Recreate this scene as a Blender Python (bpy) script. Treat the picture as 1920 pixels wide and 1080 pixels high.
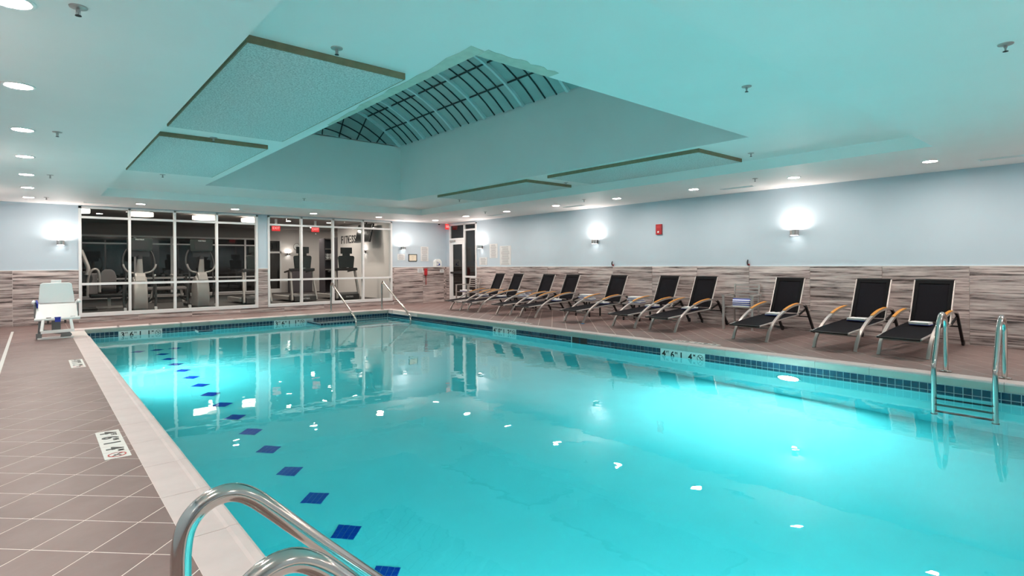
import bpy, bmesh, math, random
from mathutils import Vector, Matrix, Euler
random.seed(7)
PI = math.pi
for o in list(bpy.data.objects):
    bpy.data.objects.remove(o)
SC = bpy.context.scene
COL = SC.collection

# ------------------------------------------------------------------ camera
F_PX, YAW, ROLL, PY, CAM_H = 1042.6, 0.70938, 0.0064, 495.5, 1.2959
_fw = Vector((math.sin(YAW), math.cos(YAW), 0))
_rt = Vector((math.cos(YAW), -math.sin(YAW), 0))
_up = Vector((0, 0, 1))
_R = _rt * math.cos(ROLL) - _up * math.sin(ROLL)
_U = _rt * math.sin(ROLL) + _up * math.cos(ROLL)
cam = bpy.data.cameras.new('camera')
cam.sensor_fit = 'HORIZONTAL'
cam.sensor_width = 36
cam.lens = 36 * F_PX / 1920
cam.shift_y = -(540 - PY) / 1920
cam.clip_start = 0.05
cam.clip_end = 200
camo = bpy.data.objects.new('camera', cam)
COL.objects.link(camo)
camo.matrix_world = Matrix(((_R.x, _U.x, -_fw.x, 0), (_R.y, _U.y, -_fw.y, 0), (_R.z, _U.z, -_fw.z, CAM_H), (0, 0, 0, 1)))
SC.camera = camo

def pixel(p):
    """where a world point falls in the 1920x1080 frame; used only to rank which tiles show largest"""
    q = Vector(p) - Vector((0, 0, CAM_H))
    d = q.dot(_fw)
    if d < 0.05:
        return None
    return 960 + q.dot(_R) / d * F_PX, PY - q.dot(_U) / d * F_PX, d

# ------------------------------------------------------------------ world, exposure, render look
W = bpy.data.worlds.new('night')
SC.world = W
W.use_nodes = True
W.node_tree.nodes['Background'].inputs[0].default_value = (0.010, 0.014, 0.020, 1)
W.node_tree.nodes['Background'].inputs[1].default_value = 1.0
SC.view_settings.view_transform = 'Standard'
SC.view_settings.look = 'None'
SC.view_settings.gamma = 1
SC.view_settings.use_curve_mapping = False
SC.view_settings.exposure = 0.72
cy = SC.cycles
cy.max_bounces = 7
cy.diffuse_bounces = 5
cy.glossy_bounces = 3
cy.transmission_bounces = 6
cy.transparent_max_bounces = 10
cy.volume_bounces = 0
cy.caustics_reflective = False
cy.caustics_refractive = True
cy.blur_glossy = 0.6
cy.sample_clamp_indirect = 6.0
cy.sample_clamp_direct = 0.0
cy.use_denoising = True
cy.use_adaptive_sampling = True
cy.adaptive_threshold = 0.12

# light levels (radiance of the lamp faces)
DOWNLIGHT, SCONCE, POOL_LAMP, GYM_DRUM, GYM_SPOT = 235.0, 150.0, 610.0, 4.0, 300.0

# room dimensions in metres: X along the gym wall, Y into the depth, Z up
XR, YB, ZC = 10.99, 16.35, 2.735
XL, YN = -1.40, -3.0
ZT, ZS = 2.90, 4.255                        # tray ceiling, skylight curb
TX0, TX1, TY0, TY1 = 1.02, 8.53, 1.84, 13.96
WX0, WX1, WY0, WY1 = 2.575, 6.93, 3.41, 12.32
PX0, PX1, PY0, PY1 = 0.80, 7.81, -0.45, 14.665   # pool wall faces
ZW = 1.22
WATER = -0.205

# ------------------------------------------------------------------ mesh helpers
class MB:
    def __init__(s):
        s.v, s.f, s.m = [], [], []
    def add(s, verts, faces, mi=0):
        n = len(s.v)
        s.v += [tuple(p) for p in verts]
        s.f += [tuple(i + n for i in f) for f in faces]
        s.m += [mi] * len(faces)
        return s
    def box(s, x0, x1, y0, y1, z0, z1, mi=0):
        if x0 > x1: x0, x1 = x1, x0
        if y0 > y1: y0, y1 = y1, y0
        if z0 > z1: z0, z1 = z1, z0
        return s.add([(x0, y0, z0), (x1, y0, z0), (x1, y1, z0), (x0, y1, z0), (x0, y0, z1), (x1, y0, z1), (x1, y1, z1), (x0, y1, z1)],
                     [(3, 2, 1, 0), (4, 5, 6, 7), (0, 1, 5, 4), (1, 2, 6, 5), (2, 3, 7, 6), (3, 0, 4, 7)], mi)
    def bar(s, a, b, w, h, up=(0, 0, 1), mi=0):
        """a straight rectangular bar from a to b, w wide and h high"""
        a, b = Vector(a), Vector(b)
        d = (b - a).normalized()
        u = Vector(up)
        r = d.cross(u)
        if r.length < 1e-4:
            r = d.cross(Vector((1, 0, 0)))
        r.normalize()
        u = r.cross(d).normalized()
        P = []
        for c in (a, b):
            for sr, su in ((-1, -1), (1, -1), (1, 1), (-1, 1)):
                P.append(c + r * (sr * w / 2) + u * (su * h / 2))
        return s.add(P, [(0, 1, 2, 3), (7, 6, 5, 4), (0, 4, 5, 1), (1, 5, 6, 2), (2, 6, 7, 3), (3, 7, 4, 0)], mi)
    def tube(s, pts, r, seg=10, mi=0, cap=True, flat=1.0, up0=None):
        """round tube along pts; r a number or one per point; flat squashes the second axis"""
        P = [Vector(p) for p in pts]
        n = len(P)
        R = [r] * n if not hasattr(r, '__len__') else list(r)
        T = []
        for i in range(n):
            t = (P[min(i + 1, n - 1)] - P[max(i - 1, 0)])
            T.append(t.normalized())
        u = Vector(up0) if up0 else (Vector((0, 0, 1)) if abs(T[0].z) < 0.9 else Vector((1, 0, 0)))
        V = []
        for i in range(n):
            t = T[i]
            u = (u - t * u.dot(t))
            if u.length < 1e-5:
                u = Vector((0, 1, 0)) - t * t.y
            u.normalize()
            w = t.cross(u)
            for k in range(seg):
                a = 2 * PI * k / seg
                V.append(P[i] + (u * math.cos(a) * flat + w * math.sin(a)) * R[i])
        Fc = []
        for i in range(n - 1):
            for k in range(seg):
                k2 = (k + 1) % seg
                Fc.append((i * seg + k, i * seg + k2, (i + 1) * seg + k2, (i + 1) * seg + k))
        if cap:
            Fc.append(tuple(range(seg - 1, -1, -1)))
            Fc.append(tuple((n - 1) * seg + k for k in range(seg)))
        return s.add(V, Fc, mi)
    def rectsweep(s, pts, w, h, side=(0, 1, 0), mi=0):
        """rectangular section swept along pts that lie in a plane normal to side; w across, h in plane"""
        P = [Vector(p) for p in pts]
        sd = Vector(side).normalized()
        n = len(P)
        V = []
        for i in range(n):
            t = (P[min(i + 1, n - 1)] - P[max(i - 1, 0)]).normalized()
            nn = sd.cross(t).normalized()
            for a, b in ((-1, -1), (1, -1), (1, 1), (-1, 1)):
                V.append(P[i] + sd * (a * w / 2) + nn * (b * h / 2))
        Fc = []
        for i in range(n - 1):
            for k in range(4):
                k2 = (k + 1) % 4
                Fc.append((i * 4 + k, i * 4 + k2, (i + 1) * 4 + k2, (i + 1) * 4 + k))
        Fc.append((3, 2, 1, 0))
        Fc.append(tuple((n - 1) * 4 + k for k in range(4)))
        return s.add(V, Fc, mi)
    def lathe(s, prof, seg=24, c=(0, 0, 0), mi=0, axis='z'):
        """prof: (radius, height) pairs"""
        V, Fc = [], []
        n = len(prof)
        for r, h in prof:
            for k in range(seg):
                a = 2 * PI * k / seg
                x, y = r * math.cos(a), r * math.sin(a)
                p = (x, y, h) if axis == 'z' else ((h, x, y) if axis == 'x' else (y, h, x))
                V.append((p[0] + c[0], p[1] + c[1], p[2] + c[2]))
        for i in range(n - 1):
            for k in range(seg):
                k2 = (k + 1) % seg
                Fc.append((i * seg + k, i * seg + k2, (i + 1) * seg + k2, (i + 1) * seg + k))
        Fc.append(tuple(range(seg - 1, -1, -1)))
        Fc.append(tuple((n - 1) * seg + k for k in range(seg)))
        return s.add(V, Fc, mi)
    def prism(s, poly, a, b, axis='y', mi=0):
        """extrude a polygon: axis y: poly is (x,z); axis x: (y,z); axis z: (x,y)"""
        def P(p, t):
            return (p[0], t, p[1]) if axis == 'y' else ((t, p[0], p[1]) if axis == 'x' else (p[0], p[1], t))
        n = len(poly)
        V = [P(p, a) for p in poly] + [P(p, b) for p in poly]
        Fc = [tuple(range(n)), tuple(range(2 * n - 1, n - 1, -1))]
        for i in range(n):
            j = (i + 1) % n
            Fc.append((i, i + n, j + n, j))
        return s.add(V, Fc, mi)
    def mesh(s, name, mats, smooth=False, bevel=0, bseg=2):
        me = bpy.data.meshes.new(name)
        me.from_pydata(s.v, [], s.f)
        if not isinstance(mats, (list, tuple)):
            mats = [mats]
        for m in mats:
            me.materials.append(M[m])
        me.polygons.foreach_set('material_index', s.m)
        bm = bmesh.new()
        bm.from_mesh(me)
        bmesh.ops.recalc_face_normals(bm, faces=bm.faces)
        if bevel:
            bmesh.ops.bevel(bm, geom=[e for e in bm.edges if e.is_manifold and e.calc_face_angle(0) > 0.5], offset=bevel, segments=bseg, affect='EDGES', profile=0.6, clamp_overlap=True)
        for fc in bm.faces:
            fc.smooth = smooth
        if smooth:
            for e in bm.edges:
                if e.is_manifold and e.calc_face_angle(0) > 0.7:
                    e.smooth = False
        bm.to_mesh(me)
        bm.free()
        return me
    def build(s, name, mats, parent=None, loc=None, rot=None, smooth=False, bevel=0, bseg=2, **kw):
        return put(name, s.mesh(name, mats, smooth, bevel, bseg), parent, loc, rot, **kw)

def put(name, me, parent=None, loc=None, rot=None, label=None, cat=None, group=None, kind=None):
    o = bpy.data.objects.new(name, me)
    COL.objects.link(o)
    if parent: o.parent = parent
    if loc: o.location = loc
    if rot: o.rotation_euler = rot
    return tag(o, label, cat, group, kind)

def tag(o, label=None, cat=None, group=None, kind=None):
    if label: o['label'] = label
    if cat: o['category'] = cat
    if group: o['group'] = group
    if kind: o['kind'] = kind
    return o

def thing(name, label, cat, loc=(0, 0, 0), rz=0, group=None, kind=None):
    o = bpy.data.objects.new(name, None)
    COL.objects.link(o)
    o.empty_display_size = 0.1
    o.location = loc
    o.rotation_euler = (0, 0, rz)
    return tag(o, label, cat, group, kind)

def dup(root, loc, rz=0, label=None, group=None):
    r = root.copy()
    COL.objects.link(r)
    r.location = loc
    r.rotation_euler = (0, 0, rz)
    if label: r['label'] = label
    if group: r['group'] = group
    for ch in list(root.children):
        c = ch.copy()
        COL.objects.link(c)
        c.parent = r
        for g in list(ch.children):
            d = g.copy()
            COL.objects.link(d)
            d.parent = c
    return r

def text_mesh(txt, size, extrude, mat, align='CENTER', name='lettering', xs=1.0, bold=0.0):
    cu = bpy.data.curves.new('t', 'FONT')
    cu.body = txt
    cu.size = size
    cu.extrude = extrude
    cu.offset = bold
    cu.align_x = align
    cu.align_y = 'CENTER'
    cu.resolution_u = 3
    o = bpy.data.objects.new('t', cu)
    COL.objects.link(o)
    dg = bpy.context.evaluated_depsgraph_get()
    me = bpy.data.meshes.new_from_object(o.evaluated_get(dg))
    me.name = name
    bpy.data.objects.remove(o)
    bpy.data.curves.remove(cu)
    me.materials.clear()
    me.materials.append(M[mat])
    if xs != 1.0:
        me.transform(Matrix.Diagonal((xs, 1, 1, 1)))
    return me

def clip(poly, nx, ny, c):
    """keep the part of a polygon where nx*x+ny*y <= c"""
    out = []
    for i in range(len(poly)):
        a, b = poly[i], poly[(i + 1) % len(poly)]
        da, db = nx * a[0] + ny * a[1] - c, nx * b[0] + ny * b[1] - c
        if da <= 0: out.append(a)
        if (da < 0 < db) or (db < 0 < da):
            t = da / (da - db)
            out.append((a[0] + (b[0] - a[0]) * t, a[1] + (b[1] - a[1]) * t))
    return out

def area(poly):
    return abs(sum(poly[i][0] * poly[(i + 1) % len(poly)][1] - poly[(i + 1) % len(poly)][0] * poly[i][1] for i in range(len(poly)))) / 2

ORD = ['first', 'second', 'third', 'fourth', 'fifth', 'sixth', 'seventh', 'eighth', 'ninth', 'tenth', 'eleventh', 'twelfth', 'thirteenth']

# ------------------------------------------------------------------ materials
M = {}
def nmat(name):
    m = bpy.data.materials.new(name)
    m.use_nodes = True
    M[name] = m
    nt = m.node_tree
    return m, nt, nt.nodes, nt.links, nt.nodes['Principled BSDF']

def plain(name, col, rough=0.5, metal=0.0, spec=0.5, noise=0.0, nscale=20.0, bump=0.0, coat=0.0):
    m, nt, N, L, b = nmat(name)
    b.inputs['Base Color'].default_value = (*col, 1)
    b.inputs['Roughness'].default_value = rough
    b.inputs['Metallic'].default_value = metal
    b.inputs['Specular IOR Level'].default_value = spec
    b.inputs['Coat Weight'].default_value = coat
    if noise or bump:
        tc = N.new('ShaderNodeTexCoord')
        nz = N.new('ShaderNodeTexNoise')
        nz.inputs['Scale'].default_value = nscale
        nz.inputs['Detail'].default_value = 5
        L.new(tc.outputs['Object'], nz.inputs['Vector'])
        if noise:
            mx = N.new('ShaderNodeMixRGB')
            mx.blend_type = 'MULTIPLY'
            mx.inputs[0].default_value = 1
            mx.inputs[1].default_value = (*col, 1)
            rp = N.new('ShaderNodeValToRGB')
            rp.color_ramp.elements[0].position = 0.3
            rp.color_ramp.elements[0].color = (1 - noise, 1 - noise, 1 - noise, 1)
            rp.color_ramp.elements[1].position = 0.7
            rp.color_ramp.elements[1].color = (1, 1, 1, 1)
            L.new(nz.outputs['Fac'], rp.inputs[0])
            L.new(rp.outputs[0], mx.inputs[2])
            L.new(mx.outputs[0], b.inputs['Base Color'])
        if bump:
            bp = N.new('ShaderNodeBump')
            bp.inputs['Strength'].default_value = bump
            bp.inputs['Distance'].default_value = 0.01
            L.new(nz.outputs['Fac'], bp.inputs['Height'])
            L.new(bp.outputs[0], b.inputs['Normal'])
    return m

def emit(name, col, strength, sample='FRONT'):
    m, nt, N, L, b = nmat(name)
    m.cycles.emission_sampling = sample
    N.remove(b)
    e = N.new('ShaderNodeEmission')
    e.inputs[0].default_value = (*col, 1)
    e.inputs[1].default_value = strength
    L.new(e.outputs[0], N['Material Output'].inputs[0])
    return m

plain('ceiling_paint', (0.89, 0.82, 0.80), 0.55, noise=0.03, nscale=1.5)
plain('wall_paint', (0.50, 0.585, 0.655), 0.6, noise=0.03, nscale=2.0)
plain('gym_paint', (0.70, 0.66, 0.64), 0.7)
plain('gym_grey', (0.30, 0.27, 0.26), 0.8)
plain('gym_carpet', (0.085, 0.075, 0.072), 0.95, noise=0.3, nscale=60)
plain('white_metal', (0.80, 0.79, 0.79), 0.4)
plain('white_plastic', (0.82, 0.82, 0.81), 0.35)
plain('trim_white', (0.85, 0.85, 0.85), 0.4)
plain('grout', (0.66, 0.60, 0.57), 0.9)
plain('deck_grout', (0.86, 0.75, 0.70), 0.9)
plain('tile_grout', (0.55, 0.68, 0.70), 0.7)
plain('steel', (0.60, 0.56, 0.53), 0.13, metal=1.0)
plain('aluminium', (0.46, 0.41, 0.39), 0.35, metal=0.45)
plain('grey_frame', (0.42, 0.40, 0.39), 0.45, metal=0.3)
plain('black_plastic', (0.018, 0.018, 0.02), 0.45)
plain('sling', (0.008, 0.008, 0.012), 0.85, spec=0.15, noise=0.35, nscale=300, bump=0.3)
plain('sling_hem', (0.006, 0.006, 0.007), 0.8, spec=0.15)
plain('black_frame', (0.018, 0.017, 0.017), 0.5, spec=0.3)
plain('arm_wood', (0.72, 0.30, 0.04), 0.4, noise=0.2, nscale=40)
plain('towel_white', (0.82, 0.82, 0.82), 0.9, bump=0.5, nscale=150)
plain('towel_blue', (0.035, 0.06, 0.36), 0.9, bump=0.5, nscale=150)
plain('plaster', (0.74, 0.93, 0.94), 0.7, noise=0.04, nscale=3)
plain('coping_stone', (0.66, 0.555, 0.54), 0.6, noise=0.10, nscale=6, bump=0.08)
plain('coping_face_shaded', (0.40, 0.42, 0.37), 0.55, noise=0.12, nscale=8)  # darker green-grey nose: shade and wet reflection put into the stone colour
plain('red', (0.45, 0.02, 0.025), 0.4)
plain('sign_white', (0.74, 0.73, 0.70), 0.35)
plain('sign_black', (0.012, 0.012, 0.012), 0.4)
plain('sign_red', (0.55, 0.04, 0.04), 0.4)
plain('paper', (0.66, 0.66, 0.66), 0.5)
plain('print_grey', (0.30, 0.30, 0.31), 0.6)
plain('cream_paper', (0.75, 0.66, 0.52), 0.6)
plain('panel_edge', (0.25, 0.19, 0.11), 0.7, noise=0.2)
plain('tv_screen', (0.012, 0.013, 0.013), 0.12)
plain('gym_silver', (0.42, 0.39, 0.37), 0.38, metal=0.35)
plain('gym_dark', (0.03, 0.03, 0.03), 0.5)
plain('gym_console', (0.016, 0.024, 0.021), 0.45)
plain('gym_pad', (0.20, 0.18, 0.18), 0.6)
plain('cabinet', (0.085, 0.075, 0.085), 0.5)
plain('night_glass', (0.006, 0.006, 0.006), 0.03, spec=0.6)
plain('skylight_bar', (0.012, 0.02, 0.02), 0.5)
plain('skylight_rib', (0.62, 0.70, 0.70), 0.5)
plain('skylight_pane', (0.40, 0.47, 0.46), 0.35, noise=0.15, nscale=2)
plain('strap_blue', (0.02, 0.04, 0.35), 0.7)
plain('lift_grey', (0.22, 0.22, 0.22), 0.45, metal=0.3)
plain('peeled', (0.60, 0.58, 0.50), 0.8, noise=0.15, nscale=12)
plain('vent_dark', (0.03, 0.03, 0.03), 0.7)
plain('bright_blue', (0.02, 0.25, 0.55), 0.6)
plain('pool_step', (0.70, 0.86, 0.88), 0.7)
emit('downlight_lens', (1.0, 0.88, 0.79), DOWNLIGHT)
emit('sconce_lens', (1.0, 0.91, 0.84), SCONCE)
emit('pool_lens', (0.97, 1.0, 1.0), POOL_LAMP)
emit('pool_fill_soft', (0.97, 1.0, 1.0), POOL_LAMP * 0.55)
emit('pool_fill_dim', (0.97, 1.0, 1.0), POOL_LAMP * 0.16)
emit('drum_shade', (1.0, 0.90, 0.78), GYM_DRUM, 'NONE')
emit('gym_lens', (1.0, 0.90, 0.80), GYM_SPOT)
emit('gym_sconce_lens', (1.0, 0.91, 0.84), 45.0)
emit('exit_red', (1.0, 0.07, 0.07), 0.55, 'NONE')
emit('exit_letters', (1.0, 0.45, 0.42), 0.9, 'NONE')

# acoustic panel: woven pale fibre with specks
m, nt, N, L, b = nmat('acoustic')
tc = N.new('ShaderNodeTexCoord'); nz = N.new('ShaderNodeTexNoise'); rp = N.new('ShaderNodeValToRGB'); bp = N.new('ShaderNodeBump')
nz.inputs['Scale'].default_value = 70; nz.inputs['Detail'].default_value = 6; nz.inputs['Roughness'].default_value = 0.75
L.new(tc.outputs['Object'], nz.inputs['Vector']); L.new(nz.outputs['Fac'], rp.inputs[0])
for e, p, c in zip(rp.color_ramp.elements, (0.38, 0.58), ((0.36, 0.37, 0.36, 1), (0.74, 0.75, 0.73, 1))):
    e.position, e.color = p, c
L.new(rp.outputs[0], b.inputs['Base Color']); L.new(nz.outputs['Fac'], bp.inputs['Height'])
bp.inputs['Strength'].default_value = 0.5; bp.inputs['Distance'].default_value = 0.01
L.new(bp.outputs[0], b.inputs['Normal']); b.inputs['Roughness'].default_value = 0.95

# wood-look porcelain plank: long streaks along the plank's own X, each plank from another spot of the pattern
m, nt, N, L, b = nmat('plank')
tc = N.new('ShaderNodeTexCoord'); oi = N.new('ShaderNodeObjectInfo'); mp = N.new('ShaderNodeMapping')
cmb = N.new('ShaderNodeCombineXYZ'); mul = N.new('ShaderNodeMath'); mul.operation = 'MULTIPLY'; mul.inputs[1].default_value = 53.0
mul2 = N.new('ShaderNodeMath'); mul2.operation = 'MULTIPLY'; mul2.inputs[1].default_value = 17.0
L.new(oi.outputs['Random'], mul.inputs[0]); L.new(oi.outputs['Random'], mul2.inputs[0])
L.new(mul.outputs[0], cmb.inputs[0]); L.new(mul2.outputs[0], cmb.inputs[2])
add = N.new('ShaderNodeVectorMath'); add.operation = 'ADD'
L.new(tc.outputs['Object'], add.inputs[0]); L.new(cmb.outputs[0], add.inputs[1])
L.new(add.outputs[0], mp.inputs['Vector']); mp.inputs['Scale'].default_value = (1.0, 1.0, 20.0)
nz = N.new('ShaderNodeTexNoise'); nz.inputs['Scale'].default_value = 1.0; nz.inputs['Detail'].default_value = 8; nz.inputs['Roughness'].default_value = 0.68; nz.inputs['Distortion'].default_value = 0.35
L.new(mp.outputs[0], nz.inputs['Vector'])
rp = N.new('ShaderNodeValToRGB')
rp.color_ramp.elements[0].position = 0.38; rp.color_ramp.elements[0].color = (0.05, 0.036, 0.034, 1)
rp.color_ramp.elements[1].position = 0.66; rp.color_ramp.elements[1].color = (0.74, 0.64, 0.61, 1)
e = rp.color_ramp.elements.new(0.44); e.color = (0.27, 0.21, 0.20, 1)
e = rp.color_ramp.elements.new(0.52); e.color = (0.50, 0.41, 0.39, 1)
L.new(nz.outputs['Fac'], rp.inputs[0])
hv = N.new('ShaderNodeHueSaturation')
vr = N.new('ShaderNodeMapRange'); vr.inputs[3].default_value = 0.8; vr.inputs[4].default_value = 1.15
L.new(oi.outputs['Random'], vr.inputs[0]); L.new(vr.outputs[0], hv.inputs['Value']); L.new(rp.outputs[0], hv.inputs['Color'])
L.new(hv.outputs[0], b.inputs['Base Color']); b.inputs['Roughness'].default_value = 0.5

# deck tile: warm grey porcelain, a little different from tile to tile
m, nt, N, L, b = nmat('deck_tile')
tc = N.new('ShaderNodeTexCoord'); oi = N.new('ShaderNodeObjectInfo'); gm = N.new('ShaderNodeNewGeometry')
nz = N.new('ShaderNodeTexNoise'); nz.inputs['Scale'].default_value = 2.2; nz.inputs['Detail'].default_value = 8; nz.inputs['Roughness'].default_value = 0.65
L.new(gm.outputs['Position'], nz.inputs['Vector'])
rp = N.new('ShaderNodeValToRGB')
rp.color_ramp.elements[0].position = 0.32; rp.color_ramp.elements[0].color = (0.200, 0.132, 0.122, 1)
rp.color_ramp.elements[1].position = 0.70; rp.color_ramp.elements[1].color = (0.262, 0.184, 0.172, 1)
L.new(nz.outputs['Fac'], rp.inputs[0])
hv = N.new('ShaderNodeHueSaturation')
vr = N.new('ShaderNodeMapRange'); vr.inputs[3].default_value = 0.95; vr.inputs[4].default_value = 1.05
L.new(oi.outputs['Random'], vr.inputs[0]); L.new(vr.outputs[0], hv.inputs['Value']); L.new(rp.outputs[0], hv.inputs['Color'])
L.new(hv.outputs[0], b.inputs['Base Color']); b.inputs['Roughness'].default_value = 0.5; b.inputs['Specular IOR Level'].default_value = 0.35

# glazed waterline tile
m, nt, N, L, b = nmat('pool_tile')
oi = N.new('ShaderNodeObjectInfo'); rp = N.new('ShaderNodeValToRGB')
rp.color_ramp.elements[0].color = (0.006, 0.032, 0.065, 1); rp.color_ramp.elements[1].color = (0.013, 0.062, 0.105, 1)
L.new(oi.outputs['Random'], rp.inputs[0]); L.new(rp.outputs[0], b.inputs['Base Color'])
b.inputs['Roughness'].default_value = 0.12
plain('marker_tile', (0.015, 0.05, 0.42), 0.3)

# window glass: clear with a mirror sheen that grows at grazing angles, the same from both sides
m, nt, N, L, b = nmat('glass')
N.remove(b)
lw = N.new('ShaderNodeLayerWeight'); lw.inputs['Blend'].default_value = 0.5
pw = N.new('ShaderNodeMath'); pw.operation = 'POWER'; pw.inputs[1].default_value = 4.0
mr = N.new('ShaderNodeMapRange'); mr.inputs[3].default_value = 0.010; mr.inputs[4].default_value = 0.80
tr = N.new('ShaderNodeBsdfTransparent'); gl = N.new('ShaderNodeBsdfGlossy'); mx = N.new('ShaderNodeMixShader')
tr.inputs[0].default_value = (0.93, 0.94, 0.93, 1); gl.inputs['Roughness'].default_value = 0.0
L.new(lw.outputs['Facing'], pw.inputs[0]); L.new(pw.outputs[0], mr.inputs[0]); L.new(mr.outputs[0], mx.inputs[0])
L.new(tr.outputs[0], mx.inputs[1]); L.new(gl.outputs[0], mx.inputs[2]); L.new(mx.outputs[0], N['Material Output'].inputs[0])

# water: refracting, faintly rippled, absorbing red over distance
m, nt, N, L, b = nmat('water')
b.inputs['Base Color'].default_value = (1, 1, 1, 1)
b.inputs['Roughness'].default_value = 0.0
b.inputs['IOR'].default_value = 1.333
b.inputs['Transmission Weight'].default_value = 1.0
tc = N.new('ShaderNodeTexCoord'); nz = N.new('ShaderNodeTexNoise'); bp = N.new('ShaderNodeBump')
nz.inputs['Scale'].default_value = 3.2; nz.inputs['Detail'].default_value = 2.5; nz.inputs['Roughness'].default_value = 0.45
L.new(tc.outputs['Object'], nz.inputs['Vector']); L.new(nz.outputs['Fac'], bp.inputs['Height'])
bp.inputs['Strength'].default_value = 1.0; bp.inputs['Distance'].default_value = 0.0022
L.new(bp.outputs[0], b.inputs['Normal'])
va = N.new('ShaderNodeVolumeAbsorption')
va.inputs['Color'].default_value = (0.0, 0.91, 0.935, 1); va.inputs["Density"].default_value = 0.58
L.new(va.outputs[0], N['Material Output'].inputs['Volume'])

# striped pool towel
m, nt, N, L, b = nmat('towel_stripe')
tc = N.new('ShaderNodeTexCoord'); sx = N.new('ShaderNodeSeparateXYZ'); wv = N.new('ShaderNodeMath'); wv.operation = 'MULTIPLY'; wv.inputs[1].default_value = 26.0
fr = N.new('ShaderNodeMath'); fr.operation = 'FRACT'; gt = N.new('ShaderNodeMath'); gt.operation = 'GREATER_THAN'; gt.inputs[1].default_value = 0.5
mx = N.new('ShaderNodeMixRGB'); mx.inputs[1].default_value = (0.82, 0.82, 0.82, 1); mx.inputs[2].default_value = (0.035, 0.06, 0.36, 1)
L.new(tc.outputs['Object'], sx.inputs[0]); L.new(sx.outputs['Z'], wv.inputs[0]); L.new(wv.outputs[0], fr.inputs[0]); L.new(fr.outputs[0], gt.inputs[0])
L.new(gt.outputs[0], mx.inputs[0]); L.new(mx.outputs[0], b.inputs['Base Color']); b.inputs['Roughness'].default_value = 0.9

# the lounger mesh lets a little light through
m = M['sling']; N, L = m.node_tree.nodes, m.node_tree.links
tr = N.new('ShaderNodeBsdfTransparent'); mx = N.new('ShaderNodeMixShader'); mx.inputs[0].default_value = 0.10
L.new(N['Principled BSDF'].outputs[0], mx.inputs[1]); L.new(tr.outputs[0], mx.inputs[2]); L.new(mx.outputs[0], N['Material Output'].inputs[0])

# ================================================================== THE SETTING
# ------------------------------------------------------------------ deck floor with diagonal tiles
CO = 0.255                                   # coping depth
DX0, DX1, DY1 = PX0 - 0.015 - CO, PX1 - 0.015 + CO, PY1 - 0.015 + CO
DY0 = PY0 + 0.015 - CO
floor = MB()
floor.box(XL, DX0, YN, YB, -0.12, -0.0008).box(DX1, XR, YN, YB, -0.12, -0.0008)
floor.box(DX0, DX1, DY1, YB, -0.12, -0.0008).box(DX0, DX1, YN, DY0, -0.12, -0.0008)
floor = floor.build('floor', 'deck_grout', label='grey porcelain tiled pool deck laid on the diagonal', kind='structure')
regions = [(XL, DX0, YN, YB), (DX0, DX1, DY1, YB), (DX1, 9.02, YN, YB), (9.02, XR, YN, YB)]
PD = 0.4145
tiles = []
for (x0, x1, y0, y1) in regions:
    a0, a1 = math.floor((x0 + y0 - 3.36) / PD) - 1, math.ceil((x1 + y1 - 3.36) / PD) + 1
    b0, b1 = math.floor((y0 - x1 - 2.57) / PD) - 1, math.ceil((y1 - x0 - 2.57) / PD) + 1
    g = 0.0045
    for a in range(a0, a1):
        for c in range(b0, b1):
            s0, s1 = 3.36 + a * PD + g, 3.36 + (a + 1) * PD - g
            d0, d1 = 2.57 + c * PD + g, 2.57 + (c + 1) * PD - g
            P = [((s - d) / 2, (s + d) / 2) for s, d in ((s0, d0), (s1, d0), (s1, d1), (s0, d1))]
            n0 = P[:]
            for nx, ny, cc in ((-1, 0, -x0 - 0.002), (1, 0, x1 - 0.002), (0, -1, -y0 - 0.002), (0, 1, y1 - 0.002)):
                P = clip(P, nx, ny, cc)
                if len(P) < 3: break
            if len(P) < 3 or area(P) < 0.001: continue
            mx_, my_ = sum(p[0] for p in P) / len(P), sum(p[1] for p in P) / len(P)
            q = pixel((mx_, my_, 0))
            sc = 0
            if q and -60 < q[0] < 1980 and -60 < q[1] < 1140:
                sc = area(P) * CAM_H / q[2] ** 3
            tiles.append((sc, mx_, my_, P, len(P) == 4 and abs(area(P) - area(n0)) < 1e-6))
tiles.sort(key=lambda t: -t[0])
full_tile = None
rest = MB()
for i, (sc, tx, ty, P, full) in enumerate(tiles):
    if i < 300 and sc > 0:
        loc = [(p[0] - tx, p[1] - ty) for p in P]
        if full:
            if full_tile is None: full_tile = MB().prism(loc, -0.004, 0, 'z').mesh('tile', 'deck_tile')
            put('tile', full_tile, floor, (tx, ty, 0))
        else:
            MB().prism(loc, -0.004, 0, 'z').build('tile', 'deck_tile', floor, (tx, ty, 0))
    else:
        rest.prism(P, -0.004, 0, 'z')
rest.build('tile_field', 'deck_tile', floor, kind='stuff')

# ------------------------------------------------------------------ pool basin
FZ = lambda y: -1.275 - 0.30 * max(0.0, min(1.0, (12.6 - y) / 9.0))      # floor slopes from 3 ft 6 to 4 ft 6 of water
basin = MB()
ys = [PY0 - 0.3, PY0, 3.6, 6.0, 9.0, 12.6, PY1 + 0.3]
V, Fc = [], []
for y in ys:
    V += [(PX0 - 0.3, y, FZ(y)), (PX1 + 0.3, y, FZ(y))]
for i in range(len(ys) - 1):
    Fc.append((2 * i, 2 * i + 1, 2 * i + 3, 2 * i + 2))
basin.add(V, Fc)
basin.box(PX0 - 0.3, PX0, PY0 - 0.3, PY1 + 0.3, -1.9, -0.10).box(PX1, PX1 + 0.3, PY0 - 0.3, PY1 + 0.3, -1.9, -0.10)
basin.box(PX0, PX1, PY1, PY1 + 0.3, -1.9, -0.10).box(PX0, PX1, PY0 - 0.3, PY0, -1.9, -0.10)
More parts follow.
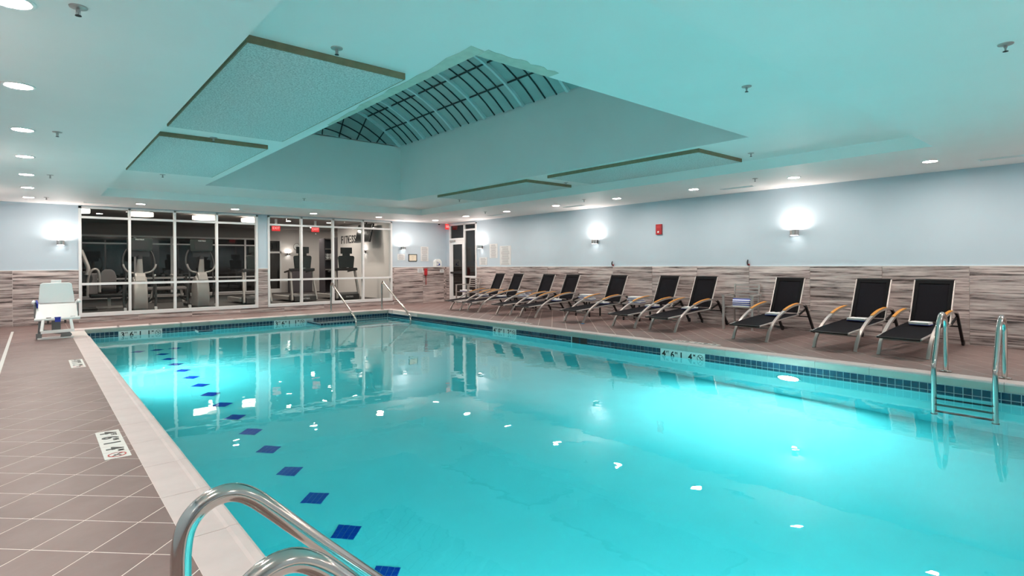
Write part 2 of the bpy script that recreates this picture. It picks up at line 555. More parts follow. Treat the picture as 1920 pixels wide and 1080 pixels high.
basin = basin.build('pool_basin', 'plaster', label='pale plastered pool basin with blue waterline tiles', kind='structure')
TP = 0.0802
bed = MB()
bed.box(PX1 - 0.003, PX1 + 0.01, PY0, PY1, -0.262, -0.098).box(PX0 - 0.01, PX0 + 0.003, PY0, PY1, -0.262, -0.098)
bed.box(PX0, PX1, PY1 - 0.003, PY1 + 0.01, -0.262, -0.098).box(PX0, PX1, PY0 - 0.01, PY0 + 0.003, -0.262, -0.098)
bed.build('tile_bed', 'tile_grout', basin)
MARK_R = [(4.555, 5.355), (8.965, 9.765)]
MARK_F = [(1.375, 2.175), (4.75, 5.55)]
wt = []
for r in range(2):
    zc = -0.140 - r * TP
    k = 0
    while PY1 - 0.045 - k * TP > PY0:
        y = PY1 - 0.045 - k * TP
        k += 1
        if any(a - 0.03 < y < b + 0.03 for a, b in MARK_R): continue
        if 6.93 < y < 7.36: continue
        wt.append((PX1 - 0.004, y, zc, 'r'))
    k = 0
    while PX0 + 0.045 + k * TP < PX1:
        x = PX0 + 0.045 + k * TP
        k += 1
        if any(a - 0.03 < x < b + 0.03 for a, b in MARK_F): continue
        wt.append((x, PY1 - 0.004, zc, 'f'))
def wscore(t):
    q = pixel(t[:3])
    return -1 / q[2] ** 2 * (1.0 if t[3] == 'r' else 0.9) if q and -20 < q[0] < 1940 and q[1] < 1100 else 0
wt.sort(key=wscore)
h = TP / 2 - 0.0035
me_r = MB().box(-0.004, 0.004, -h, h, -h, h).mesh('tile', 'pool_tile')
me_f = MB().box(-h, h, -0.004, 0.004, -h, h).mesh('tile', 'pool_tile')
rest = MB()
for i, (x, y, z_, k) in enumerate(wt):
    if i < 300: put('tile', me_r if k == 'r' else me_f, basin, (x, y, z_))
    elif k == 'r': rest.box(x - 0.004, x + 0.004, y - h, y + h, z_ - h, z_ + h)
    else: rest.box(x - h, x + h, y - 0.004, y + 0.004, z_ - h, z_ + h)
for r in range(2):
    zc = -0.140 - r * TP
    for k in range(int((PY1 - PY0) / TP)):
        y = PY1 - 0.045 - k * TP
        rest.box(PX0 + 0.000, PX0 + 0.008, y - h, y + h, zc - h, zc + h)
    for k in range(int((PX1 - PX0) / TP)):
        x = PX0 + 0.045 + k * TP
        rest.box(x - h, x + h, PY0, PY0 + 0.008, zc - h, zc + h)
rest.build('tile_band', 'pool_tile', basin, kind='stuff')
# skimmer mouth in the right wall
MB().box(PX1 - 0.006, PX1 + 0.004, 6.95, 7.34, -0.262, -0.10).build('skimmer_mouth', 'black_plastic', basin)
MB().box(PX1 - 0.010, PX1 + 0.004, 7.13, 7.16, -0.262, -0.10).build('skimmer_flap', 'pool_tile', basin)

# lane diamonds on the floor: sixteen small tiles each, children of the basin
sub = MB().box(-0.0215, 0.0215, -0.0215, 0.0215, -0.006, 0.004).mesh('marker_tile', 'marker_tile')
def diamond(x, y):
    e = bpy.data.objects.new('lane_diamond', MB().box(-0.093, 0.093, -0.093, 0.093, -0.006, 0.0015).mesh('lane_diamond', 'tile_grout'))
    COL.objects.link(e)
    e.parent = basin
    e.location = (x, y, FZ(y) + 0.004)
    e.rotation_euler = (0, 0, PI / 4)
    for a in range(4):
        for c in range(4):
            put('marker_tile', sub, e, ((a - 1.5) * 0.0455, (c - 1.5) * 0.0455, 0))
for k in range(19):
    diamond(1.83, 12.30 - 0.628 * k)
for x in (1.52, 1.83, 2.14):
    diamond(x, 12.93)

# bench block and stairs in the far corner
st = MB().box(5.50, 6.36, 13.78, PY1, -1.4, -0.235).build('stair_wing', 'pool_step', basin)
me_t = MB().box(-h, h, -h, h, -0.004, 0.004).mesh('tile', 'pool_tile')
me_l = MB().box(-0.004, 0.004, -h, h, -h, h).mesh('tile', 'pool_tile')
cap = MB().box(5.42, 6.36, 13.70, 13.782, -1.4, -0.158).box(5.42, 5.502, 13.782, PY1, -1.4, -0.158).build('wing_curb', 'tile_grout', st)
for i in range(11):
    x = 5.462 + i * 0.0850
    put('tile', me_f, cap, (x, 13.698, -0.200))
    put('tile', me_t, cap, (x, 13.742, -0.156))
for jj in range(11):
    put('tile', me_t, cap, (5.462, 13.825 + jj * 0.0802, -0.156))
    put('tile', me_l, cap, (5.418, 13.742 + jj * 0.0802, -0.200))
for k, (yf, zt) in enumerate(((14.33, -0.40), (13.99, -0.62), (13.65, -0.85), (13.31, -1.07))):
    s_ = MB().box(6.36, PX1, yf, PY1, zt - 0.5, zt).build('stair_step', 'pool_step', basin)
    MB().box(6.36, PX1, yf - 0.004, yf + 0.05, zt - 0.05, zt + 0.003).build('step_nosing', 'pool_tile', s_)
# tiled foothold on the far wall
fh = MB().box(2.83, 3.13, 14.30, PY1, -0.30, -0.178).build('foothold', 'tile_grout', basin)
for i in range(4):
    put('tile', me_f, fh, (2.868 + i * 0.0745, 14.297, -0.222))
    for j in range(4):
        put('tile', me_t, fh, (2.868 + i * 0.0745, 14.345 + j * 0.0802, -0.176))

# ------------------------------------------------------------------ coping stones
coping = MB().box(PX0 - 0.015 - CO, PX0 - 0.03, PY0 - 0.2, PY1 + 0.2, -0.11, -0.012).box(PX1 + 0.03, PX1 - 0.015 + CO, PY0 - 0.2, PY1 + 0.2, -0.11, -0.012)
coping.box(PX0 - 0.03, PX1 + 0.03, PY1 + 0.03, PY1 - 0.015 + CO, -0.11, -0.012).box(PX0 - 0.03, PX1 + 0.03, PY0 + 0.015 - CO, PY0 - 0.03, -0.11, -0.012)
coping = coping.build('pool_coping', 'grout', label='pale stone coping running round the pool edge', kind='structure')
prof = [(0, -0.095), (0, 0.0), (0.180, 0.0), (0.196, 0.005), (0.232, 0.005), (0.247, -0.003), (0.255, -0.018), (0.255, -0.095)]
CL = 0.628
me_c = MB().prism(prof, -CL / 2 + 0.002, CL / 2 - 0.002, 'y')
me_c.m[2 + 6] = 1                              # the vertical nose over the water, shade painted in
me_c = me_c.mesh('coping_stone', ['coping_stone', 'coping_face_shaded'])
n = int((PY1 - PY0 + 0.3) / CL) + 1
for i in range(n):
    y = 3.33 + (i - 9) * CL
    if PY0 - 0.3 < y < PY1 - 0.2:
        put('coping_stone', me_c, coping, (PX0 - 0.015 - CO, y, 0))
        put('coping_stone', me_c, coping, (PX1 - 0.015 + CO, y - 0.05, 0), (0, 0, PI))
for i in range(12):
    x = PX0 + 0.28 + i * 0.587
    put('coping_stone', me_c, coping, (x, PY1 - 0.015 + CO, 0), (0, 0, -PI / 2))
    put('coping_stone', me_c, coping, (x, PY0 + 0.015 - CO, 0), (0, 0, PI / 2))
MB().box(PX0 - 0.015 - CO, PX0 - 0.02, PY1 - 0.22, PY1 - 0.015 + CO, -0.095, 0).build('corner_stone', 'coping_stone', coping)
MB().box(PX1 + 0.005, PX1 - 0.015 + CO, PY1 - 0.22, PY1 - 0.015 + CO, -0.095, 0).build('corner_stone', 'coping_stone', coping)

# ------------------------------------------------------------------ water
MB().box(PX0 - 0.02, PX1 + 0.02, PY0 - 0.02, PY1 + 0.02, -1.75, WATER).build('pool_water', 'water', label='still turquoise water filling the indoor swimming pool', cat='water', kind='stuff')

# ------------------------------------------------------------------ walls with plank wainscot
PLX, PLZ = 1.1655, 0.2033
def plank_mesh(l, hh):
    return MB().box(-l / 2, l / 2, -0.006, 0.006, -hh / 2, hh / 2).mesh('plank', 'plank')
PM = plank_mesh(PLX - 0.006, PLZ - 0.0035)
wr = MB().box(XR, XR + 0.2, YN, 14.56, 0, ZC + 0.02).box(XR, XR + 0.2, 16.12, YB + 0.2, 0, ZC + 0.02).box(XR, XR + 0.2, 14.56, 16.12, 2.68, ZC + 0.02)
wr = wr.build('wall_right', 'wall_paint', label='pale blue long wall with grey plank-look wainscot', kind='structure')
MB().box(XR - 0.010, XR + 0.001, YN, 14.56, 0, ZW).box(XR - 0.010, XR + 0.001, 16.12, YB, 0, ZW).build('grout_bed', 'grout', wr)
MB().box(XR - 0.020, XR + 0.001, YN, 14.56, ZW, ZW + 0.012).build('cap_trim', 'trim_white', wr)
k = 0
edges = [1.92 + PLX * i for i in range(-5, 11)]
for e0 in edges:
    e1 = min(e0 + PLX, 14.56)
    for r in range(6):
        zc = PLZ * (r + 0.5)
        if e1 - e0 > PLX - 0.01: put('plank', PM, wr, (XR - 0.012, (e0 + e1) / 2, zc), (0, 0, PI / 2))
        else: put('plank', plank_mesh(e1 - e0 - 0.004, PLZ - 0.0035), wr, (XR - 0.012, (e0 + e1) / 2, zc), (0, 0, PI / 2))
for r in range(6):
    put('plank', plank_mesh(0.22, PLZ - 0.0035), wr, (XR - 0.012, 16.235, PLZ * (r + 0.5)), (0, 0, PI / 2))

# back wall: window openings 0.775-4.715 and 4.975-8.86, z 0.14-2.71
WA0, WA1, WB0, WB1, WZ0, WZ1 = 0.775, 4.715, 4.975, 8.865, 0.135, 2.712
wb = MB().box(XL, WA0, YB, YB + 0.2, 0, ZC + 0.02).box(WA1, WB0, YB, YB + 0.2, 0, ZC + 0.02).box(WB1, XR, YB, YB + 0.2, 0, ZC + 0.02)
wb.box(WA0, WA1, YB, YB + 0.2, 0, WZ0).box(WB0, WB1, YB, YB + 0.2, 0, WZ0).box(WA0, WA1, YB, YB + 0.2, WZ1, ZC + 0.02).box(WB0, WB1, YB, YB + 0.2, WZ1, ZC + 0.02)
wb = wb.build('wall_back', 'wall_paint', label='pale blue end wall with windows into the fitness room', kind='structure')
MB().box(XL, WA0, YB - 0.010, YB + 0.001, 0, ZW).box(WA1, WB0, YB - 0.010, YB + 0.001, 0, ZW).box(WB1, XR, YB - 0.010, YB + 0.001, 0, ZW).box(WA0, WB1, YB - 0.010, YB + 0.001, 0, WZ0 - 0.003).build('grout_bed', 'grout', wb)
MB().box(XL, WA0, YB - 0.020, YB + 0.001, ZW, ZW + 0.012).box(WB1, XR, YB - 0.020, YB + 0.001, ZW, ZW + 0.012).box(WA1, WB0, YB - 0.020, YB + 0.001, ZW, ZW + 0.012).build('cap_trim', 'trim_white', wb)
def plank_run(parent, xs, z0, z1):
    rows = max(1, round((z1 - z0) / PLZ))
    hh = (z1 - z0) / rows
    for a, b_ in zip(xs[:-1], xs[1:]):
        me = plank_mesh(b_ - a - 0.006, hh - 0.0035)
        for r in range(rows):
            put('plank', me, parent, ((a + b_) / 2, YB - 0.012, z0 + hh * (r + 0.5)))
plank_run(wb, [XL, -0.37, WA0], 0, ZW)
plank_run(wb, [WA1, WB0], WZ0, ZW)
plank_run(wb, [WB1, 8.925, 10.02, 10.87, 10.93, XR - 0.015], 0, ZW)
plank_run(wb, [WA0, 1.93, 3.09, 4.25, 5.42, 6.58, 7.75, WB1], 0, WZ0 - 0.003)
wl = MB().box(XL - 0.2, XL, YN, YB, 0, ZC + 0.02).build('wall_left', 'wall_paint', label='pale blue wall along the left deck', kind='structure')
wn = MB().box(XL - 0.2, XR + 0.2, YN - 0.2, YN, 0, ZC + 0.02).build('wall_near', 'wall_paint', label='pale blue wall behind the viewer', kind='structure')

# ------------------------------------------------------------------ ceiling: soffit, raised tray, skylight well
cl = MB()
for (a, b_, c, d) in ((XL, TX0, YN, YB + 0.2), (TX1, XR + 0.2, YN, YB + 0.2), (TX0, TX1, TY1, YB + 0.2), (TX0, TX1, YN, TY0)):
    cl.box(a, b_, c, d, ZC, ZT + 0.12)
for (a, b_, c, d) in ((TX0, WX0, TY0, TY1), (WX1, TX1, TY0, TY1), (WX0, WX1, WY1, TY1), (WX0, WX1, TY0, WY0)):
    cl.box(a, b_, c, d, ZT, ZT + 0.12)
for (a, b_, c, d) in ((WX0 - 0.15, WX0, WY0 - 0.15, WY1 + 0.15), (WX1, WX1 + 0.15, WY0 - 0.15, WY1 + 0.15), (WX0, WX1, WY1, WY1 + 0.15), (WX0, WX1, WY0 - 0.15, WY0)):
    cl.box(a, b_, c, d, ZT + 0.12, ZS)
cl = cl.build('ceiling', 'ceiling_paint', label='white ceiling with raised tray and deep skylight well', kind='structure')
# peeling paint round the near corner of the well
random.seed(3)
def patch(pts):
    MB().prism(pts, ZT - 0.0025, ZT + 0.001, 'z').build('peeled_patch', 'peeled', cl)
def strip(x0, x1, y0, y1, n, jit):
    top = [(x0 + (x1 - x0) * i / n, y0 + random.uniform(-jit, jit)) for i in range(n + 1)]
    return top + [(x1, y1), (x0, y1)]
patch(strip(2.58, 3.35, 3.27, WY0 - 0.002, 12, 0.02))
patch([(WX0 - 0.002, 3.30 + 2.9 * i / 18) for i in range(18, -1, -1)] + [(WX0 - 0.05 - 0.09 * (1 - i / 18) + random.uniform(-0.02, 0.02), 3.28 + 2.9 * i / 18) for i in range(19)])

# skylight: barrel vault of translucent panes over the well
AC = (WX0 + WX1) / 2
HWD = (WX1 - WX0) / 2
DCEN = 2.268
RV = math.hypot(HWD, DCEN)
ZCEN = ZS - DCEN
TH = math.asin(HWD / RV)
SEG = 2 * TH / 9
NB = 31
BP = (WY1 - WY0) / NB
sky = thing('window_3', 'barrel-vault skylight with dark glazing bars over the ceiling well', None, (AC, WY0, ZCEN), kind='structure')
def arcpane(r0, r1, half, y0, y1):
    mb = MB()
    V = []
    for i in range(3):
        a = -half + half * i
        for r in (r0, r1):
            for y in (y0, y1):
                V.append((r * math.sin(a), y, r * math.cos(a)))
    Fc = []
    for i in range(2):
        o = i * 4
        Fc += [(o, o + 1, o + 5, o + 4), (o + 2, o + 6, o + 7, o + 3), (o, o + 4, o + 6, o + 2), (o + 1, o + 3, o + 7, o + 5)]
    Fc += [(0, 2, 3, 1), (8, 9, 11, 10)]
    return mb.add(V, Fc)
pane = arcpane(RV, RV + 0.02, SEG / 2 - 0.003, 0.008, BP - 0.008).mesh('pane', 'skylight_pane')
for j in range(NB):
    for i in range(9):
        put('pane', pane, sky, (0, j * BP, 0), (0, -TH + SEG * (i + 0.5), 0))
def arcbar(r, w, hgt, a0, a1, n=16):
    return [(r * math.sin(a0 + (a1 - a0) * i / n), 0, r * math.cos(a0 + (a1 - a0) * i / n)) for i in range(n + 1)]
thin = MB().rectsweep(arcbar(RV, 0, 0, -TH, TH), 0.022, 0.035, (0, 1, 0)).mesh('glazing_bar', 'skylight_bar')
rib = MB().rectsweep(arcbar(RV - 0.02, 0, 0, -TH, TH), 0.055, 0.075, (0, 1, 0)).mesh('rib', 'skylight_rib')
for j in range(NB + 1):
    y = WY1 - WY0 - 0.02 - j * BP
    put('rib' if j % 4 == 0 else 'glazing_bar', rib if j % 4 == 0 else thin, sky, (0, max(y, 0.01), 0))
purl = MB().box(-0.011, 0.011, 0, WY1 - WY0, RV - 0.025, RV + 0.012).mesh('purlin', 'skylight_bar')
for i in range(1, 9):
    put('purlin', purl, sky, (0, 0, 0), (0, -TH + SEG * i, 0))
# flat lunette at each end: concentric bars and radial bars
RINGS = [RV, 2.89, 2.66, 2.436, 2.27]
for yy, sgn in ((WY1 - WY0 + 0.02, 1), (-0.02, -1)):
    for i in range(9):
        a0, a1 = -TH + SEG * i, -TH + SEG * (i + 1)
        for r1, r0 in zip(RINGS[:-1], RINGS[1:]):
            P = [(r * math.sin(a), r * math.cos(a)) for r, a in ((r0, a0), (r0, (a0 + a1) / 2), (r0, a1), (r1, a1), (r1, (a0 + a1) / 2), (r1, a0))]
            P = clip(P, 0, -1, -DCEN)
            if len(P) > 2 and area(P) > 0.002:
                MB().prism(P, yy - 0.008, yy + 0.008, 'y').build('pane', 'skylight_pane', sky)
    for i in range(1, 9):
        a = -TH + SEG * i
        r0 = DCEN / math.cos(a)
        MB().bar((r0 * math.sin(a), yy - 0.012 * sgn, r0 * math.cos(a)), (RV * math.sin(a), yy - 0.012 * sgn, RV * math.cos(a)), 0.022, 0.03, (0, 1, 0)).build('glazing_bar', 'skylight_bar', sky)
    for r in RINGS[1:4]:
        a = math.acos(DCEN / r)
        MB().rectsweep([(r * math.sin(-a + 2 * a * i / 14), yy - 0.012 * sgn, r * math.cos(-a + 2 * a * i / 14)) for i in range(15)], 0.03, 0.022).build('glazing_bar', 'skylight_bar', sky)
MB().box(-HWD - 0.05, HWD + 0.05, -0.05, 0.02, DCEN - 0.02, DCEN + 0.012).box(-HWD - 0.05, HWD + 0.05, WY1 - WY0 - 0.0, WY1 - WY0 + 0.05, DCEN - 0.02, DCEN + 0.012).box(-HWD - 0.05, -HWD, 0, WY1 - WY0, DCEN - 0.02, DCEN + 0.012).box(HWD, HWD + 0.05, 0, WY1 - WY0, DCEN - 0.02, DCEN + 0.012).build('curb', 'trim_white', sky)

# ------------------------------------------------------------------ window walls into the fitness room
def window(name, label, xs, x0, x1):
    w = thing(name, label, None, (x0, YB, 0), kind='structure')
    y0, y1 = -0.03, 0.09
    L_ = x1 - x0
    MB().box(0, 0.055, y0, y1, WZ0, WZ1).build('jamb', 'white_metal', w)
    MB().box(L_ - 0.055, L_, y0, y1, WZ0, WZ1).build('jamb', 'white_metal', w)
    MB().box(0, L_, y0 - 0.005, y1, WZ0, WZ0 + 0.085).build('sill', 'white_metal', w)
    MB().box(0, L_, y0, y1, WZ1 - 0.045, WZ1).build('head', 'white_metal', w)
    for x in xs:
        MB().box(x - 0.026, x + 0.026, y0, y1, WZ0, WZ1).build('mullion', 'white_metal', w)
    ed = [0.055] + list(xs) + [L_ - 0.055]
    zs = [WZ0 + 0.085, 0.895, 2.46, WZ1 - 0.045]
    for i in range(len(ed) - 1):
        a = ed[i] + (0.026 if i else 0)
        b_ = ed[i + 1] - (0.026 if i < len(ed) - 2 else 0)
        for zz in (0.895, 2.46):
            MB().box(a, b_, y0 + 0.004, y1, zz - 0.026, zz + 0.026).build('rail', 'white_metal', w)
        for j in range(3):
            MB().box(a, b_, 0.028, 0.034, zs[j] + (0.026 if j else 0), zs[j + 1] - (0.026 if j < 2 else 0)).build('pane', 'glass', w)
    return w
w1 = window('window_1', 'wide white framed interior window showing two elliptical trainers', [1.76 - WA0, 2.715 - WA0, 3.685 - WA0], WA0, WA1)
w2 = window('window_2', 'wide white framed interior window showing treadmills and fitness lettering', [5.925 - WB0, 6.88 - WB0, 7.855 - WB0], WB0, WB1)

# door and sidelight in the right wall by the corner
dr = thing('door_1', 'white framed glass door with sidelight in the far corner', None, (XR, 14.56, 0), kind='structure')
def ybox(name, mat, y0, y1, z0, z1, x0=-0.03, x1=0.10, par=dr):
    return MB().box(x0, x1, y0 - 14.56, y1 - 14.56, z0, z1).build(name, mat, par)
ybox('jamb', 'white_metal', 14.56, 14.62, 0, 2.68); ybox('jamb', 'white_metal', 16.06, 16.12, 0, 2.68); ybox('mullion', 'white_metal', 15.20, 15.27, 0, 2.68)
ybox('head', 'white_metal', 14.56, 16.12, 2.64, 2.70); ybox('rail', 'white_metal', 15.27, 16.06, 2.13, 2.20); ybox('rail', 'white_metal', 14.62, 15.20, 2.43, 2.485); ybox('rail', 'white_metal', 14.62, 15.20, 0.86, 0.92); ybox('sill', 'white_metal', 14.62, 15.20, 0, 0.10)
ybox('pane', 'night_glass', 15.27, 16.06, 2.20, 2.64, 0.02, 0.03); ybox('pane', 'night_glass', 14.62, 15.20, 2.485, 2.64, 0.02, 0.03); ybox('pane', 'night_glass', 14.62, 15.20, 0.92, 2.43, 0.02, 0.03); ybox('pane', 'night_glass', 14.62, 15.20, 0.10, 0.86, 0.02, 0.03)
leaf = ybox('door_leaf', 'white_metal', 15.27, 15.36, 0.02, 2.13, -0.02, 0.03)
ybox('stile', 'white_metal', 15.92, 16.06, 0.02, 2.13, -0.02, 0.03, leaf); ybox('top_rail', 'white_metal', 15.36, 15.92, 1.99, 2.13, -0.02, 0.03, leaf); ybox('bottom_rail', 'white_metal', 15.36, 15.92, 0.02, 0.22, -0.02, 0.03, leaf)
ybox('pane', 'night_glass', 15.36, 15.92, 0.22, 1.99, 0.0, 0.012, leaf)
ybox('push_bar', 'black_plastic', 15.36, 15.98, 0.99, 1.05, -0.08, -0.04, leaf)
ybox('closer', 'grey_frame', 15.75, 16.03, 2.08, 2.14, -0.07, -0.02, leaf)

# ================================================================== LAMPS
me_ring = MB().lathe([(0.084, 0.0), (0.106, 0.0), (0.108, -0.006), (0.100, -0.010), (0.088, -0.008), (0.084, 0.0)], 28).mesh('trim_ring', 'white_plastic', True)
disc = lambda r, n: MB().add([(r * math.cos(2 * PI * k / n), r * math.sin(2 * PI * k / n), 0) for k in range(n)], [tuple(range(n - 1, -1, -1))])
me_lens = disc(0.085, 16)
me_lens.v = [(x, y, -0.005) for x, y, z_ in me_lens.v]
me_lens = me_lens.mesh('lens', 'downlight_lens')
def lamps(pts, where, group):
    for i, (x, y) in enumerate(pts):
        d = thing('downlight', 'round recessed downlight %s, %s' % (where, ORD[i] + ' from the fitness room end'), 'ceiling light', (x, y, ZC), 0, group)
        put('trim_ring', me_ring, d)
        put('lens', me_lens, d)
lamps([(-0.09, 15.10 - 1.845 * i) for i in range(9)], 'in the soffit over the left deck', 'downlights over the left deck')
lamps([(9.75, 13.45 - 1.885 * i) for i in range(9)], 'in the soffit over the loungers', 'downlights over the loungers')
for i, x in enumerate((1.85, 3.85, 5.85, 7.82, 9.82)):
    d = thing('downlight', 'round recessed downlight along the fitness room windows, %s from the left' % ORD[i], 'ceiling light', (x, 15.22, ZC), 0, 'downlights along the window wall')
    put('trim_ring', me_ring, d)
    put('lens', me_lens, d)
for i, x in enumerate((1.9, 4.75, 7.6)):
    d = thing('downlight', 'round recessed downlight over the near deck behind the viewer, %s from the left' % ORD[i], 'ceiling light', (x, -1.9, ZC), 0, 'downlights over the near deck')
    put('trim_ring', me_ring, d)
    put('lens', me_lens, d)

def sconce(loc, rz, label, lens='sconce_lens'):
    s = thing('wall_sconce', label, 'wall light', loc, rz, 'wall sconces')       # local -Y points into the room
    MB().box(-0.05, 0.05, -0.018, 0.0, -0.06, 0.06).build('backplate', 'steel', s, bevel=0.006)
    MB().box(-0.012, 0.012, -0.07, -0.01, -0.012, 0.012).build('stem', 'steel', s)
    MB().lathe([(0.066, -0.05), (0.074, -0.05), (0.074, 0.05), (0.066, 0.05), (0.066, -0.05)], 24, (0, -0.10, 0)).build('shade_band', 'steel', s, smooth=True)
    MB().lathe([(0.065, 0.040), (0.065, 0.049)], 12, (0, -0.10, 0)).build('up_lens', lens, s)
    MB().lathe([(0.062, -0.054), (0.065, -0.044)], 12, (0, -0.10, 0)).build('down_lens', 'down_lens', s)
    return s
emit('down_lens', (1.0, 0.95, 0.90), 7.0, 'NONE')
sconce((0.45, YB, 1.85), 0, 'chrome wall sconce on the end wall above the pool lift')
sconce((9.24, YB, 1.85), 0, 'chrome wall sconce on the end wall above the framed certificate')
sconce((XR, 14.28, 1.86), -PI / 2, 'chrome wall sconce beside the glass corner door')
sconce((XR, 9.44, 1.86), -PI / 2, 'chrome wall sconce midway along the lounger wall')
sconce((XR, 4.50, 1.86), -PI / 2, 'chrome wall sconce on the lounger wall nearest the viewer')
sconce((XR, -0.4, 1.86), -PI / 2, 'chrome wall sconce at the near end of the lounger wall')
for i, y in enumerate((14.0, 9.5, 4.6, 0.2)):  # assumed out-of-view sconces, added for warm uplight on the left ceiling
    sconce((XL, y, 1.86), PI / 2, 'added unseen chrome wall sconce on the left deck wall, %s from the fitness room end' % ORD[i])

def pool_lamp(loc, rz, label, mat='pool_lens'):
    p = thing('pool_light', label, 'pool light', loc, rz, 'underwater lights')   # local -Y points into the water
    MB().lathe([(0.135, 0.0), (0.165, 0.0), (0.168, -0.012), (0.150, -0.022), (0.135, -0.014), (0.135, 0.0)], 28, axis='y').build('bezel', 'steel', p, smooth=True)
    MB().lathe([(0.135, -0.002), (0.134, -0.012)], 16, axis='y').build('lens', mat, p)
pool_lamp((PX1, 3.31, -0.60), -PI / 2, 'glowing underwater light on the far long pool wall below the loungers')
pool_lamp((PX0, 9.9, -0.60), PI / 2, 'glowing underwater light on the left pool wall near the lift')
pool_lamp((PX0, 2.0, -0.75), PI / 2, 'added underwater fill light on the left pool wall under the near ladder', 'pool_fill_dim')  # hidden lamp added to brighten the near left water
pool_lamp((2.5, PY0, -0.75), PI, 'added underwater fill light in the near end wall of the pool', 'pool_fill_soft')  # unseen lamp added to fill the near end with light

# ================================================================== CEILING FITTINGS
PH = 0.055
def panel(x0, x1, y0, y1, label):
    p = thing('acoustic_panel', label, 'ceiling panel', ((x0 + x1) / 2, (y0 + y1) / 2, ZT), 0, 'acoustic ceiling panels')
    hx, hy = (x1 - x0) / 2, (y1 - y0) / 2
    MB().box(-hx, hx, -hy, hy, -PH, -PH + 0.006).build('fibre_face', 'acoustic', p)
    for a in (-1, 1):
        MB().box(a * hx - 0.012, a * hx + 0.012, -hy - 0.012, hy + 0.012, -PH + 0.002, 0).build('edge_strip', 'panel_edge', p)
        MB().box(-hx + 0.012, hx - 0.012, a * hy - 0.012, a * hy + 0.012, -PH + 0.002, 0).build('edge_strip', 'panel_edge', p)
panel(1.13, 2.35, 4.12, 7.14, 'large pale acoustic ceiling panel left of the skylight, nearest the viewer')
panel(1.13, 2.35, 7.73, 10.78, 'pale acoustic ceiling panel left of the skylight, nearer the gym windows')
panel(7.06, 8.27, 7.79, 10.82, 'pale acoustic ceiling panel right of the skylight, nearer the gym windows')
panel(7.06, 8.27, 4.20, 7.20, 'large pale acoustic ceiling panel right of the skylight, nearest the viewer')

me_s1 = MB().lathe([(0.044, 0), (0.042, -0.006), (0.016, -0.010)], 18).mesh('escutcheon', 'aluminium', True)
me_s2 = MB().lathe([(0.009, -0.008), (0.011, -0.022), (0.006, -0.030), (0.005, -0.048)], 10).box(-0.011, -0.008, -0.002, 0.002, -0.045, -0.018).box(0.008, 0.011, -0.002, 0.002, -0.045, -0.018).mesh('body', 'grey_frame')
me_s3 = MB().lathe([(0.015, -0.048), (0.016, -0.051), (0.002, -0.052)], 12).mesh('deflector', 'black_frame')
def sprinkler(x, y, z, label):
    s = thing('fire_sprinkler', label, 'sprinkler', (x, y, z), 0, 'fire sprinklers')
    for nm, me in (('escutcheon', me_s1), ('body', me_s2), ('deflector', me_s3)):
        put(nm, me, s)
for i, y in enumerate((14.92, 11.26, 7.64, 3.89)):
    sprinkler(0.19, y, ZC, 'small chrome fire sprinkler over the left deck, %s from the gym windows' % ORD[i])
for i, y in enumerate((11.31, 7.68, 3.95)):
    sprinkler(1.70, y, ZT, 'small chrome fire sprinkler beside the left acoustic panels, %s from the gym windows' % ORD[i])
    sprinkler(7.96, y - 0.06, ZT, 'small chrome fire sprinkler beside the right acoustic panels, %s from the gym windows' % ORD[i])
sprinkler(4.89, 13.30, ZT, 'small chrome fire sprinkler between the skylight and gym windows')
sprinkler(4.92, 2.44, ZT, 'small chrome fire sprinkler in the tray on the near side of the skylight')
sprinkler(4.89, 0.66, ZC, 'small chrome fire sprinkler on the lower near ceiling at upper right')
for i, y in enumerate((12.9, 9.3, 5.4)):
    sprinkler(9.35, y - 0.9, ZC, 'small chrome fire sprinkler over the loungers, %s from the corner door' % ORD[i])

def vent(x, y, along_y, label, l=0.62):
    v = thing('slot_vent', label, 'air vent', (x, y, ZC), PI / 2 if along_y else 0, 'slot air vents')
    MB().box(-l / 2, l / 2, -0.05, 0.05, -0.003, 0).build('backing', 'vent_dark', v)
    MB().box(-l / 2, l / 2, -0.06, -0.045, -0.010, 0).box(-l / 2, l / 2, 0.045, 0.06, -0.010, 0).box(-l / 2 - 0.012, -l / 2, -0.06, 0.06, -0.010, 0).box(l / 2, l / 2 + 0.012, -0.06, 0.06, -0.010, 0).build('frame', 'white_plastic', v)
    me = MB().bar((-l / 2, 0, -0.006), (l / 2, 0, -0.006), 0.010, 0.004, (0, 0.5, 1)).mesh('slat', 'white_plastic')
    for k in range(3):
        put('slat', me, v, (0, -0.022 + k * 0.022, 0))
vent(1.15, 15.55, False, 'dark slot air vent above the left end of the gym windows')
vent(8.50, 15.55, False, 'slot air vent above the right end of the gym windows')
vent(4.35, 15.55, False, 'slot air vent above the teal column between the windows')
vent(10.20, 12.6, True, 'slot air vent over the lounger wall nearest the corner door')
vent(10.20, 9.5, True, 'slot air vent over the lounger wall above the middle sconce')
vent(10.20, 5.25, True, 'slot air vent over the lounger wall near the large sconce')
vent(10.20, 1.35, True, 'dark slot air vent over the lounger wall at far right')
vent(-0.42, 9.5, True, 'slot air vent over the left deck at the picture edge')

